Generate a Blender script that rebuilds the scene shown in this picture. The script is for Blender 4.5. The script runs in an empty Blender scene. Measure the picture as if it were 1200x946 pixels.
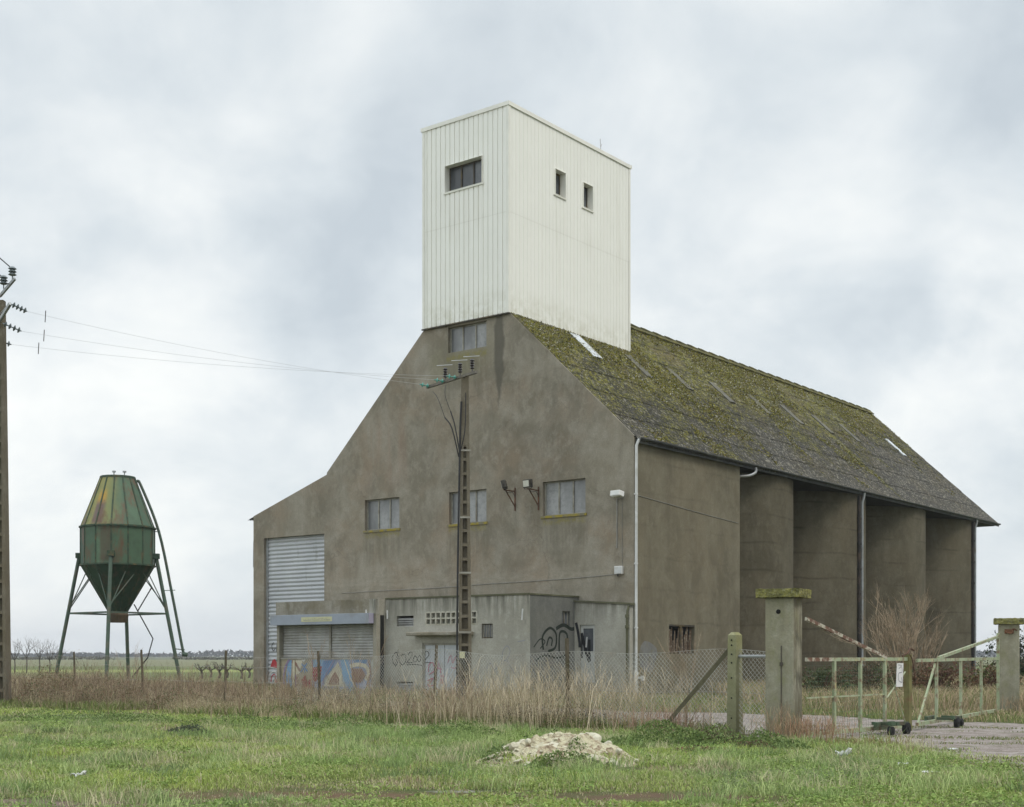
import bpy, math, random
import numpy as np
from mathutils import Vector, Matrix
R = math.radians
random.seed(7); rng = np.random.default_rng(11)
scene = bpy.context.scene
COL = scene.collection

# ------------------------------------------------------------------ camera
cd = bpy.data.cameras.new('camera'); cam = bpy.data.objects.new('camera', cd); COL.objects.link(cam)
cam.location = (0, 0, 1.6); cam.rotation_euler = (R(90), 0, 0)
cd.sensor_width = 36; cd.lens = 1565/1200*36; cd.shift_y = (768-473)/1200
cd.clip_end = 9000; cd.clip_start = 0.1
scene.camera = cam
scene.render.resolution_x = 1024; scene.render.resolution_y = 807

# ------------------------------------------------------------------ world, sun, exposure
scene.view_settings.view_transform = 'Standard'; scene.view_settings.look = 'None'
scene.view_settings.gamma = 1; scene.view_settings.use_curve_mapping = False
scene.view_settings.exposure = 0.22
SUN_EL, SUN_AZ = R(54), R(122)      # azimuth clockwise from +Y: behind the camera
wd = bpy.data.worlds.new('World'); scene.world = wd; wd.use_nodes = True
nt = wd.node_tree; nt.nodes.clear()
def wn(t, **k):
    n = nt.nodes.new(t)
    for a, b in k.items(): setattr(n, a, b)
    return n
wl = nt.links.new
sky = wn('ShaderNodeTexSky', sky_type='NISHITA', sun_disc=False, sun_elevation=SUN_EL, sun_rotation=SUN_AZ)
tc = wn('ShaderNodeTexCoord'); sep = wn('ShaderNodeSeparateXYZ'); wl(tc.outputs['Generated'], sep.inputs[0])
def wm(op, a, b=None, c=None):
    n = wn('ShaderNodeMath', operation=op)
    for i, v in enumerate((a, b, c)):
        if v is None: continue
        if isinstance(v, (int, float)): n.inputs[i].default_value = v
        else: wl(v, n.inputs[i])
    return n.outputs[0]
zc = wm('ADD', wm('MAXIMUM', sep.outputs[2], 0.0), 0.55)
cx = wm('DIVIDE', sep.outputs[0], zc); cy = wm('DIVIDE', sep.outputs[1], zc)
cmb = wn('ShaderNodeCombineXYZ'); wl(cx, cmb.inputs[0]); wl(cy, cmb.inputs[1]); cmb.inputs[2].default_value = 3.7
def wnoise(scale, detail, rough, dist, off):
    mp = wn('ShaderNodeMapping'); mp.inputs['Location'].default_value = off; wl(cmb.outputs[0], mp.inputs[0])
    n = wn('ShaderNodeTexNoise'); wl(mp.outputs[0], n.inputs['Vector'])
    n.inputs['Scale'].default_value = scale; n.inputs['Detail'].default_value = detail
    n.inputs['Roughness'].default_value = rough; n.inputs['Distortion'].default_value = dist
    return n.outputs['Fac']
n1 = wnoise(2.4, 5, .5, .25, (7.1, 3.3, 0)); n2 = wnoise(6.0, 8, .58, .35, (1.2, 4.7, 1))
cl = wm('ADD', wm('MULTIPLY', n1, .68), wm('MULTIPLY', n2, .32))
# individual darker and brighter clouds: (azimuth deg, elevation deg, radius deg, weight)
nd = wn('ShaderNodeVectorMath', operation='SCALE'); nz_ = wn('ShaderNodeTexNoise'); wl(tc.outputs['Generated'], nz_.inputs['Vector']); nz_.inputs['Scale'].default_value = 7; nz_.inputs['Detail'].default_value = 6; nz_.inputs['Roughness'].default_value = .6
wl(nz_.outputs['Color'], nd.inputs[0]); nd.inputs['Scale'].default_value = .22
sub_ = wn('ShaderNodeVectorMath', operation='ADD'); wl(tc.outputs['Generated'], sub_.inputs[0]); wl(nd.outputs[0], sub_.inputs[1])
s2_ = wn('ShaderNodeVectorMath', operation='ADD'); wl(sub_.outputs[0], s2_.inputs[0]); s2_.inputs[1].default_value = (-.11, -.11, -.11)
for az, el_, rad, wt in ((-8.5, 16.5, 4.5, -.06), (-6.5, 21, 3.5, -.03), (8.5, 17.5, 4.5, -.07), (14, 14, 4, -.03), (19, 22, 7, -.07), (18, 13.3, 1.8, -.09), (-14, 14.5, 4.5, .06), (-19, 8.5, 7, .13), (-12, 7.5, 5, .05), (6, 21.5, 3.0, .035), (14, 15.5, 3.5, .03),
                         (20, 13.5, 2.2, .08), (16.5, 10, 4, .09), (18, 6, 4, .05), (-20, 21, 6, -.03), (-17, 3.5, 6, -.05), (-12, 3, 4, -.04), (20, 4, 5, -.02), (0, 27, 7, -.035), (-10, 24.5, 6, -.02), (14, 18, 2.5, -.03)):
    a_, e2 = R(az), R(el_); dv = (math.sin(a_)*math.cos(e2), math.cos(a_)*math.cos(e2), math.sin(e2))
    ds = wn('ShaderNodeVectorMath', operation='DISTANCE'); wl(s2_.outputs[0], ds.inputs[0]); ds.inputs[1].default_value = dv
    q_ = wm('MAXIMUM', wm('SUBTRACT', 1, wm('DIVIDE', ds.outputs['Value'], R(rad)*1.6)), 0); q_ = wm('SMOOTH_MIN', q_, 1.0) if 0 else wm('MULTIPLY', wm('MULTIPLY', q_, q_), wm('SUBTRACT', 3, wm('MULTIPLY', q_, 2)))
    cl = wm('ADD', cl, wm('MULTIPLY', q_, wt))
# a brighter break in the cloud towards the horizon, greyer cloud overhead
cl = wm('ADD', cl, wm('MULTIPLY', wm('SUBTRACT', .30, sep.outputs[2]), .16))
rp = wn('ShaderNodeValToRGB'); wl(cl, rp.inputs[0]); e = rp.color_ramp.elements
e[0].position = .34; e[0].color = (.55, .61, .655, 1)
e[1].position = .66; e[1].color = (.99, 1.0, .965, 1)
m = e.new(.44); m.color = (.68, .735, .765, 1)
m = e.new(.54); m.color = (.825, .86, .865, 1)
# cloud light: low bank on the horizon a bit bluer and darker
hz = wm('SUBTRACT', 1, wm('MULTIPLY', wm('ABSOLUTE', sep.outputs[2]), 11)); hz = wm('MAXIMUM', hz, 0)
mixh = wn('ShaderNodeMix', data_type='RGBA'); wl(wm('MULTIPLY', hz, .25), mixh.inputs['Factor'])
wl(rp.outputs[0], mixh.inputs['A']); mixh.inputs['B'].default_value = (.74, .78, .84, 1)
sc_ = wn('ShaderNodeVectorMath', operation='SCALE'); wl(mixh.outputs['Result'], sc_.inputs[0])
# thinner, brighter cloud behind the photographer's left shoulder and overhead
back = wm('ADD', wm('MULTIPLY', sep.outputs[0], -.80), wm('MULTIPLY', sep.outputs[1], -.60))
back = wm('MULTIPLY', wm('MAXIMUM', wm('SUBTRACT', back, .25), 0), 9.0)
back = wm('ADD', back, wm('MULTIPLY', wm('MAXIMUM', wm('SUBTRACT', sep.outputs[2], .44), 0), 19.0))
# dimming added to the unseen sky out to the right, to darken the bin recesses
rb = wm('MAXIMUM', wm('SUBTRACT', wm('ADD', wm('MULTIPLY', sep.outputs[0], .88), wm('MULTIPLY', sep.outputs[1], -.47)), .30), 0)
wl(wm('MULTIPLY', wm('ADD', 9.6, back), wm('SUBTRACT', 1, wm('MULTIPLY', rb, .75))), sc_.inputs['Scale'])
mixs = wn('ShaderNodeMix', data_type='RGBA'); mixs.inputs['Factor'].default_value = .93
wl(sky.outputs[0], mixs.inputs['A']); wl(sc_.outputs[0], mixs.inputs['B'])
bg = wn('ShaderNodeBackground'); bg.inputs['Strength'].default_value = .1; wl(mixs.outputs['Result'], bg.inputs[0])
wo = wn('ShaderNodeOutputWorld'); wl(bg.outputs[0], wo.inputs[0])
sl = bpy.data.lights.new('sun', 'SUN'); sl.energy = 1.5; sl.angle = R(18); sl.color = (1, .96, .9)
so = bpy.data.objects.new('sun', sl); COL.objects.link(so)
sd = Vector((math.sin(SUN_AZ)*math.cos(SUN_EL), math.cos(SUN_AZ)*math.cos(SUN_EL), math.sin(SUN_EL)))
so.rotation_euler = sd.to_track_quat('Z', 'Y').to_euler(); so.location = (-30, -40, 60)

# ------------------------------------------------------------------ node helper + materials
class NT:
    def __init__(s, name):
        s.m = bpy.data.materials.new(name); s.m.use_nodes = True; s.t = s.m.node_tree
        s.b = s.t.nodes['Principled BSDF']; s.b.inputs['Specular IOR Level'].default_value = .25
        s.b.inputs['Roughness'].default_value = .9
        s.tc = s.t.nodes.new('ShaderNodeTexCoord'); s.obj = s.tc.outputs['Object']
    def put(s, sock, v):
        if hasattr(v, 'is_output') or isinstance(v, bpy.types.NodeSocket): s.t.links.new(v, sock)
        else: sock.default_value = v
    def math(s, op, a, b=0.0, clamp=False):
        n = s.t.nodes.new('ShaderNodeMath'); n.operation = op; n.use_clamp = clamp
        s.put(n.inputs[0], a); s.put(n.inputs[1], b); return n.outputs[0]
    def map(s, scale=(1, 1, 1), loc=(0, 0, 0), v=None):
        n = s.t.nodes.new('ShaderNodeMapping'); s.t.links.new(v or s.obj, n.inputs[0])
        n.inputs['Scale'].default_value = scale; n.inputs['Location'].default_value = loc; return n.outputs[0]
    def noise(s, scale, detail=4, rough=.55, v=None, dist=0):
        n = s.t.nodes.new('ShaderNodeTexNoise'); s.t.links.new(v or s.obj, n.inputs['Vector'])
        n.inputs['Scale'].default_value = scale; n.inputs['Detail'].default_value = detail
        n.inputs['Roughness'].default_value = rough; n.inputs['Distortion'].default_value = dist; return n.outputs['Fac']
    def vor(s, scale, v=None):
        n = s.t.nodes.new('ShaderNodeTexVoronoi'); s.t.links.new(v or s.obj, n.inputs['Vector'])
        n.inputs['Scale'].default_value = scale; return n
    def ramp(s, f, stops):
        n = s.t.nodes.new('ShaderNodeValToRGB'); s.t.links.new(f, n.inputs[0]); el = n.color_ramp.elements
        def c4(c): return (c, c, c, 1) if isinstance(c, (int, float)) else (*c, 1)
        el[0].position = stops[0][0]; el[0].color = c4(stops[0][1]); el[1].position = stops[-1][0]; el[1].color = c4(stops[-1][1])
        for p, c in stops[1:-1]: q = el.new(p); q.color = c4(c)
        return n.outputs[0]
    def mix(s, f, a, b, mode='MIX'):
        n = s.t.nodes.new('ShaderNodeMix'); n.data_type = 'RGBA'; n.blend_type = mode
        s.put(n.inputs['Factor'], f)
        for k, v in (('A', a), ('B', b)):
            if isinstance(v, tuple): v = (*v, 1) if len(v) == 3 else v
            s.put(n.inputs[k], v)
        return n.outputs['Result']
    def sepx(s, v=None):
        n = s.t.nodes.new('ShaderNodeSeparateXYZ'); s.t.links.new(v or s.obj, n.inputs[0]); return n.outputs
    def bump(s, h, strength=.3, dist=.02):
        n = s.t.nodes.new('ShaderNodeBump'); n.inputs['Strength'].default_value = strength; n.inputs['Distance'].default_value = dist
        s.t.links.new(h, n.inputs['Height']); s.t.links.new(n.outputs[0], s.b.inputs['Normal'])
    def done(s, c=None, rough=None, metal=None, spec=None):
        if c is not None: s.put(s.b.inputs['Base Color'], (*c, 1) if isinstance(c, tuple) else c)
        if rough is not None: s.put(s.b.inputs['Roughness'], rough)
        if metal is not None: s.b.inputs['Metallic'].default_value = metal
        if spec is not None: s.b.inputs['Specular IOR Level'].default_value = spec
        return s.m

def box_mask(n, co, ax, lo, hi, soft):           # smooth 0..1 mask lo<co[ax]<hi
    a = n.math('DIVIDE', n.math('SUBTRACT', co[ax], lo), soft, True)
    b = n.math('DIVIDE', n.math('SUBTRACT', hi, co[ax]), soft, True)
    return n.math('MULTIPLY', a, b)

def mat_render(name, base, dark, light, warm, stain=False, top=0, pil=False, bands=0.0, streak=.5, mossbase=True):
    n = NT(name); co = n.sepx()
    big = n.noise(.16, 6, .6, dist=.6); mid = n.noise(.8, 7, .62, n.map((1, 1, .8)), .4); fine = n.noise(9, 6, .65)
    st = n.noise(1.0, 5, .6, n.map((1.5, 1.5, .16), (0, 0, 0)))
    c = n.mix(n.ramp(big, [(.36, 0), (.64, .75)]), base, dark)
    c = n.mix(n.ramp(mid, [(.42, 0), (.68, .75)]), c, light)
    c = n.mix(n.ramp(n.noise(.33, 5, .6, n.map((1, 1, 1), (7, 3, 5))), [(.48, 0), (.68, .6)]), c, warm)
    c = n.mix(n.ramp(st, [(.52, 0), (.78, streak*.6)]), c, tuple(x*.62 for x in dark))
    c = n.mix(n.ramp(n.noise(.55, 8, .72, n.map((1, 1, .7), (4, 9, 1)), .8), [(.49, 0), (.62, .40)]), c, tuple(x*.9 for x in dark))
    c = n.mix(n.ramp(n.noise(2.6, 7, .7, n.map((1, 1, .8), (1, 9, 7)), .3), [(.50, 0), (.66, .45)]), c, light)
    c = n.mix(n.ramp(n.noise(1.3, 4, .6, n.map((3.2, 3.2, .12), (3, 1, 0))), [(.60, 0), (.76, .22)]), c, light)
    c = n.mix(n.ramp(fine, [(.35, .22), (.65, 0)]), c, tuple(x*.6 for x in base))
    if bands:
        wv = n.math('FRACT', n.math('ADD', n.math('MULTIPLY', co[2], 1/1.22), n.math('MULTIPLY', n.noise(.5, 3), .25)))
        line = n.math('MULTIPLY', n.math('SUBTRACT', 1.0, n.math('MULTIPLY', n.math('ABSOLUTE', n.math('SUBTRACT', wv, .5)), 16), True), n.ramp(n.noise(.7, 4, .6, n.map((1, 1, .5), (9, 9, 2))), [(.42, 0), (.6, 1)]))
        c = n.mix(n.math('MULTIPLY', line, bands), c, tuple(x*.5 for x in dark))
    if stain:
        # one long drip below the corner of the tower, and rusty run-off below the upper left windows
        w = n.math('ADD', n.math('MULTIPLY', n.noise(1.5, 4), .35), -.17)
        dx = n.math('ABSOLUTE', n.math('ADD', n.math('ADD', co[0], 6.45), w))
        wid = n.math('MULTIPLY', box_mask(n, co, 2, 11.5, 16.5, 1.6), .30)
        d = n.math('MULTIPLY', n.math('SUBTRACT', wid, dx), 9, True)
        c = n.mix(n.math('MULTIPLY', d, .8), c, (.095, .088, .070))
        r = n.math('MULTIPLY', box_mask(n, co, 0, -14.2, -11.3, .5), box_mask(n, co, 2, 8.3, 12.5, 1.2))
        c = n.mix(n.math('MULTIPLY', r, n.ramp(st, [(.42, 0), (.62, .45)])), c, (.32, .21, .15))
        g = n.math('MULTIPLY', box_mask(n, co, 0, -10.4, -6.6, .6), box_mask(n, co, 2, 12.6, 15.2, 1.3))
        c = n.mix(n.math('MULTIPLY', g, n.ramp(mid, [(.35, 0), (.6, .55)])), c, (.17, .165, .075))
        for (xa, xb, zt_, ln_) in ((-14.05, -11.85, 7.0, 1.6), (-9.2, -7.05, 6.98, 1.6), (-4.35, -2.15, 7.0, 1.5), (-5.72, -5.5, 7.9, 1.6), (-4.56, -4.34, 7.9, 1.6), (-9.3, -7.0, 14.1, 2.2), (-1.0, -.2, 7.5, 1.2)):
            k_ = n.math('MULTIPLY', box_mask(n, co, 0, xa-.1, xb+.1, .12), box_mask(n, co, 2, zt_-ln_, zt_+.05, ln_*.8))
            c = n.mix(n.math('MULTIPLY', k_, n.ramp(n.noise(1.0, 5, .65, n.map((6, 6, .35))), [(.40, .15), (.58, .8)])), c, (.10, .095, .065))
            if xb-xa > 1:
                k_ = n.math('MULTIPLY', box_mask(n, co, 0, xa, xb, .1), box_mask(n, co, 2, zt_-.35, zt_+.05, .25)); c = n.mix(n.math('MULTIPLY', k_, n.ramp(n.noise(5, 5, .7), [(.4, 0), (.55, .85)])), c, (.24, .21, .05))
        ln = n.noise(2.0, 4, .6, n.map((1, 1, 3)))
        tb = box_mask(n, co, 2, 4.15, 5.2, .5)
        c = n.mix(n.math('MULTIPLY', tb, n.ramp(ln, [(.35, 0), (.65, .35)])), c, tuple(x*1.15 for x in light))
    if pil:
        fx = n.math('MULTIPLY', n.math('SUBTRACT', co[0], .262), 60, True); k_ = n.ramp(n.noise(1.6, 6, .65, n.map((2, 2.5, .9), (1, 2, 8)), 1.2), [(.40, 0), (.52, 1)])
        c = n.mix(n.math('MULTIPLY', n.math('MULTIPLY', fx, k_), .7), c, (.105, .09, .055))
        k_ = n.ramp(n.noise(2.2, 6, .7, n.map((1, 1, .6), (7, 2, 8))), [(.52, 0), (.64, .6)]); c = n.mix(k_, c, (.20, .20, .095))
    if top:
        tb_ = n.math('MULTIPLY', n.math('SUBTRACT', co[2], top-1.1), .95, True)
        dr = n.ramp(n.noise(1.0, 6, .65, n.map((4.5, 4.5, .35), (2, 5, 1))), [(.38, 0), (.60, 1)])
        c = n.mix(n.math('MULTIPLY', n.math('MULTIPLY', tb_, dr), .95), c, (.115, .112, .088))
        wd_ = n.ramp(n.noise(1.0, 5, .6, n.map((5, 5, .5), (8, 1, 3))), [(.60, 0), (.68, .8)])
        c = n.mix(n.math('MULTIPLY', tb_, wd_), c, (.55, .55, .50))
    if mossbase:
        bm = n.math('MULTIPLY', n.math('SUBTRACT', 1.0, n.math('MULTIPLY', co[2], .9), True), n.ramp(n.noise(1.6, 5, .6), [(.3, 0), (.6, 1)]))
        c = n.mix(n.math('MULTIPLY', bm, .65), c, (.10, .10, .055))
    crk = n.t.nodes.new('ShaderNodeTexVoronoi'); crk.feature = 'DISTANCE_TO_EDGE'; crk.inputs['Scale'].default_value = .33
    wv_ = n.t.nodes.new('ShaderNodeVectorMath'); wv_.operation = 'ADD'; nn_ = n.t.nodes.new('ShaderNodeTexNoise'); nn_.inputs['Scale'].default_value = 1.3; nn_.inputs['Detail'].default_value = 6; n.t.links.new(n.obj, nn_.inputs['Vector']); n.t.links.new(n.obj, wv_.inputs[0]); n.t.links.new(nn_.outputs['Color'], wv_.inputs[1]); n.t.links.new(wv_.outputs[0], crk.inputs['Vector'])
    c = n.mix(n.math('MULTIPLY', n.ramp(crk.outputs['Distance'], [(.001, .30), (.007, 0)]), n.ramp(n.noise(.4, 3, .5, n.map((1, 1, 1), (3, 3, 3))), [(.5, 0), (.58, 1)])), c, tuple(x*.5 for x in dark))
    c = n.mix(n.ramp(n.noise(22, 6, .8), [(.40, .35), (.52, 0)]), c, tuple(x*.55 for x in base))
    n.bump(n.math('ADD', n.math('MULTIPLY', fine, .6), n.noise(40, 4, .6)), .5, .015)
    return n.done(c, .93)
M = {}
M['gable'] = mat_render('weathered_render', (.275, .246, .188), (.160, .142, .106), (.385, .355, .295), (.32, .235, .16), stain=True, streak=.35)
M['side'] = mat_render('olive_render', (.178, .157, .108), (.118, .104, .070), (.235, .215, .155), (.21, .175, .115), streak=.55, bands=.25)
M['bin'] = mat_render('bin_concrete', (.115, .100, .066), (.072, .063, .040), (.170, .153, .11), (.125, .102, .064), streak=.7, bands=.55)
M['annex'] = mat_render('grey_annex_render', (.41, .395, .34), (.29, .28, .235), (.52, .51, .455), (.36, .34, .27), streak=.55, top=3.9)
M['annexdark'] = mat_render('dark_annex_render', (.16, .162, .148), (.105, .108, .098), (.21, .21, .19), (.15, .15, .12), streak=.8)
M['beam'] = mat_render('stained_beam', (.25, .225, .165), (.15, .135, .095), (.40, .385, .34), (.22, .185, .12), streak=1., mossbase=False)
M['kerbmoss'] = mat_render('mossy_coping', (.11, .11, .07), (.075, .075, .045), (.17, .17, .11), (.13, .13, .05), streak=.3, mossbase=False)

def simple(name, c, rough=.6, metal=0, var=.35, scale=3, dirt=None, spec=.3, dscale=1.2, dth=(.5, .68)):
    n = NT(name); f = n.noise(scale, 6, .6)
    col = n.mix(n.ramp(f, [(.3, 0), (.7, 1)]), c, tuple(x*(1-var) for x in c))
    if dirt: col = n.mix(n.ramp(n.noise(dscale, 7, .65, n.map((1, 1, 1), (4, 2, 9))), [(dth[0], 0), (dth[1], 1)]), col, dirt)
    n.bump(n.noise(scale*9, 4), .15, .004)
    return n.done(col, rough, metal, spec)
def mat_clad():
    n = NT('cream_cladding'); st = n.noise(1.0, 4, .6, n.map((3, 3, .12))); f = n.noise(.7, 5, .6)
    c = n.mix(n.ramp(f, [(.35, 0), (.7, .6)]), (.85, .845, .79), (.80, .795, .735))
    c = n.mix(n.ramp(st, [(.58, 0), (.80, .30)]), c, (.66, .64, .55))
    co = n.sepx()
    for (ax, a0, a1, zt_) in ((0, -9.3, -7.2, 20.8), (1, 3.0, 3.9, 20.9), (1, 5.1, 5.9, 20.9)):
        k_ = n.math('MULTIPLY', box_mask(n, co, ax, a0, a1, .15), box_mask(n, co, 2, zt_-2.4, zt_+.1, 1.8)); c = n.mix(n.math('MULTIPLY', k_, n.ramp(n.noise(1, 4, .6, n.map((9, 9, .3))), [(.48, 0), (.64, .4)])), c, (.52, .48, .38))
    c = n.mix(n.math('MULTIPLY', n.math('SUBTRACT', 1.0, n.math('MULTIPLY', n.math('SUBTRACT', co[2], 15.4), .8), True), n.ramp(n.noise(2.5, 6, .7), [(.4, 0), (.6, .5)])), c, (.52, .50, .38))
    c = n.mix(n.math('MULTIPLY', box_mask(n, co, 2, 19.40, 19.46, .02), .12), c, (.42, .38, .30))
    return n.done(c, .5, 0, .35)
M['clad'] = mat_clad()
M['flash'] = simple('cream_flashing', (.84, .83, .76), .5, 0, .12, 1.5)
def mat_roof():
    n = NT('mossy_fibre_cement'); co = n.sepx()
    hgt = n.math('DIVIDE', n.math('SUBTRACT', co[2], 9.7), 7.8)                 # 0 eave .. 1 ridge
    along = n.math('DIVIDE', co[1], 41.0)
    base = n.mix(n.ramp(n.noise(1.4, 7, .65), [(.35, 0), (.65, 1)]), (.070, .067, .062), (.130, .122, .105))
    sl_ = n.map((1, 1, .35))
    patch = n.noise(.42, 8, .72, sl_, .5); spot = n.noise(4.6, 8, .80); tiny = n.noise(14, 6, .8)
    # moss: thicker towards the ridge and the near end, in patches and long runs down the slope
    w = n.math('ADD', n.math('ADD', n.math('MULTIPLY', patch, .75), n.math('MULTIPLY', spot, .80)), n.math('MULTIPLY', tiny, .50))
    w = n.math('ADD', w, n.math('MULTIPLY', hgt, .36)); w = n.math('SUBTRACT', w, n.math('MULTIPLY', along, .20))
    run = n.math('SUBTRACT', 1.0, n.math('MULTIPLY', n.math('ABSOLUTE', n.math('ADD', n.math('SUBTRACT', co[1], 26.3), n.math('MULTIPLY', n.math('SUBTRACT', patch, .5), 1.5))), 1.5), True)
    w = n.math('ADD', w, n.math('MULTIPLY', run, .15))
    moss = n.ramp(n.math('MULTIPLY', w, .5), [(.522, 0), (.566, 1)])
    mcol = n.mix(n.ramp(n.noise(2.6, 6, .7, n.map((1, 1, 1), (3, 7, 2))), [(.35, 0), (.65, 1)]), (.145, .15, .028), (.33, .30, .040))
    mcol = n.mix(n.ramp(tiny, [(.4, .6), (.6, 0)]), mcol, (.07, .072, .03))
    c = n.mix(n.math('MULTIPLY', moss, .92), base, mcol)
    vc = n.vor(9.5, n.map((1, 1, 1), (6, 1, 4))); vb = n.sepx(vc.outputs['Color'])
    c = n.mix(n.math('MULTIPLY', n.ramp(vb[0], [(.44, 1), (.50, 0)]), .72), c, (.062, .060, .050))
    c = n.mix(n.math('MULTIPLY', n.ramp(vb[1], [(.86, 0), (.90, 1)]), .6), c, (.33, .31, .24))
    # brown old moss near the ridge
    br = n.math('MULTIPLY', n.ramp(n.noise(.5, 6, .65, n.map((1, 1, .6), (12, 4, 1))), [(.47, 0), (.66, 1)]), n.math('ADD', .15, n.math('MULTIPLY', hgt, .5), True))
    c = n.mix(br, c, (.165, .130, .065))
    v = n.vor(11); lic = n.math('MULTIPLY', n.ramp(v.outputs['Distance'], [(.14, 1), (.24, 0)]), n.ramp(n.noise(1.1, 5, .6, n.map((1, 1, 1), (1, 8, 5))), [(.36, 0), (.50, 1)]))
    c = n.mix(n.math('MULTIPLY', lic, .85), c, (.52, .50, .44))
    v2 = n.vor(24, n.map((1, 1, 1), (3, 3, 3))); l2 = n.math('MULTIPLY', n.ramp(v2.outputs['Distance'], [(.12, 1), (.22, 0)]), n.ramp(spot, [(.45, 0), (.55, 1)]))
    c = n.mix(n.math('MULTIPLY', l2, .7), c, (.40, .38, .30))
    c = n.mix(n.ramp(n.noise(6.5, 6, .75, n.map((1, 1, 1), (2, 5, 8))), [(.40, .85), (.50, 0)]), c, (.045, .043, .036))
    n.bump(n.math('ADD', n.math('MULTIPLY', spot, 1.3), n.math('ADD', n.math('MULTIPLY', moss, .5), tiny)), .9, .06)
    return n.done(c, .96, 0, .15)
M['roof'] = mat_roof()
M['ridge'] = simple('mossy_ridge', (.13, .125, .06), .95, 0, .5, 3, (.19, .16, .045), .1, 2)
M['skyw'] = simple('translucent_sheet', (.62, .66, .69), .4, 0, .25, 2, (.30, .30, .27), .4, 3)
M['skyd'] = simple('grimy_translucent_sheet', (.17, .165, .14), .8, 0, .4, 2, (.14, .13, .07), .2, 3)
M['soffit'] = simple('shade_dark_soffit', (.03, .028, .025), .95, 0, .3, 1)  # eave shade put into the colour: near-black, so ground bounce cannot lift it
M['galv'] = simple('galvanised_pipe', (.40, .42, .43), .5, .3, .3, 4, (.25, .23, .2))
M['whitepipe'] = simple('pale_downpipe', (.62, .63, .62), .5, 0, .2, 2, (.42, .42, .38))
M['darkpipe'] = simple('black_pipe', (.035, .033, .03), .7, 0, .3, 4, (.10, .07, .05))
M['gutter'] = simple('dark_gutter', (.075, .08, .085), .6, .1, .3, 3, (.13, .13, .12))
def mat_glass(name, a, b):
    n = NT(name); f = n.noise(.85, 3, .5, n.map((1, 1, .4)))
    c = n.mix(n.ramp(f, [(.40, 0), (.60, 1)]), tuple(x*.75 for x in a), b)
    c = n.mix(n.ramp(n.noise(5, 5, .7), [(.45, 0), (.70, .5)]), c, tuple(x*.6 for x in a))
    return n.done(c, .28, 0, .5)
M['glass'] = mat_glass('dusty_grey_pane', (.185, .192, .195), (.30, .305, .305))
M['glassdark'] = mat_glass('dark_pane', (.055, .062, .07), (.13, .14, .155))
M['frame'] = simple('grey_frame', (.36, .35, .30), .8, 0, .3, 5, (.15, .13, .1))
M['framedark'] = simple('dark_frame', (.09, .08, .065), .8, 0, .3, 5, (.16, .12, .06))
M['sill'] = simple('lichen_sill', (.24, .22, .15), .95, 0, .3, 4, (.30, .24, .05), .1, 4, (.42, .55))
def mat_shutter():
    n = NT('blue_grey_shutter'); c = n.mix(n.ramp(n.noise(.6, 5, .6), [(.3, 0), (.7, 1)]), (.41, .425, .445), (.50, .515, .53))
    c = n.mix(n.ramp(n.noise(1.4, 6, .7, n.map((3, 3, .5))), [(.56, 0), (.74, .6)]), c, (.22, .22, .20))
    return n.done(c, .5, .15, .4)
M['shutter'] = mat_shutter()
M['kshutter'] = simple('grimy_shutter', (.40, .40, .385), .55, .1, .3, 2, (.24, .235, .2))
M['signbox'] = simple('blue_grey_fascia', (.30, .335, .39), .5, 0, .12, 2, (.24, .25, .26))
M['signend'] = simple('lilac_fascia_end', (.33, .31, .39), .5, 0, .12, 2)
M['plate'] = simple('faded_yellow_plate', (.56, .55, .34), .6, 0, .15, 3)
M['void'] = simple('dark_opening', (.02, .02, .018), .95, 0, .2, 2)
M['metaldoor'] = simple('pale_blue_metal_door', (.47, .50, .53), .5, 0, .12, 2, (.34, .34, .31), .4, 1.8)
M['whitedoor'] = simple('white_door', (.52, .53, .51), .55, 0, .15, 3, (.33, .33, .29))
M['white'] = simple('white_plastic', (.72, .72, .70), .5, 0, .1, 3)
M['block'] = simple('pale_grille_block', (.50, .48, .40), .9, 0, .25, 6, (.25, .24, .17))
M['blockdark'] = simple('grille_recess', (.27, .27, .23), .95, 0, .3, 4)
M['rust'] = simple('rusty_steel', (.13, .075, .05), .85, .2, .45, 6, (.22, .11, .06))
M['cable'] = simple('black_cable', (.025, .025, .025), .6, 0, .2, 5)
M['wire'] = simple('aluminium_line', (.52, .53, .54), .5, .3, .1, 5)
M['fencewire'] = simple('galvanised_fence_wire', (.42, .42, .38), .55, .2, .3, 5, (.24, .19, .13))
M['silverlamp'] = simple('lamp_housing', (.07, .065, .055), .4, .4, .2, 5)
M['lampglass'] = simple('lamp_glass', (.55, .54, .46), .2, 0, .2, 5, None, .6)
def paint(name, c, v=.25): return simple(name, c, .75, 0, v, 4, (.36, .35, .32), .2, 3.5, (.62, .76))
P = dict(blue=paint('blue_spray', (.13, .25, .45)), sky=paint('light_blue_spray', (.20, .36, .54)), red=paint('dark_red_spray', (.33, .06, .075)),
         brown=paint('brown_spray', (.27, .17, .13)), cream=paint('cream_spray', (.60, .55, .42)), violet=paint('violet_spray', (.28, .22, .33)),
         black=simple('black_spray', (.03, .032, .035), .7, 0, .3, 5), pink=paint('pink_spray', (.50, .18, .25)), white=simple('white_spray', (.68, .68, .66), .7),
         lav=paint('lavender_spray', (.30, .34, .47)), tan=paint('tan_spray', (.36, .32, .23)), green=simple('dark_green_spray', (.022, .03, .024), .7),
         brightred=paint('bright_red_spray', (.45, .06, .07)), grey=simple('grey_spray', (.28, .28, .31), .8, 0, .3, 3))

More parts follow.
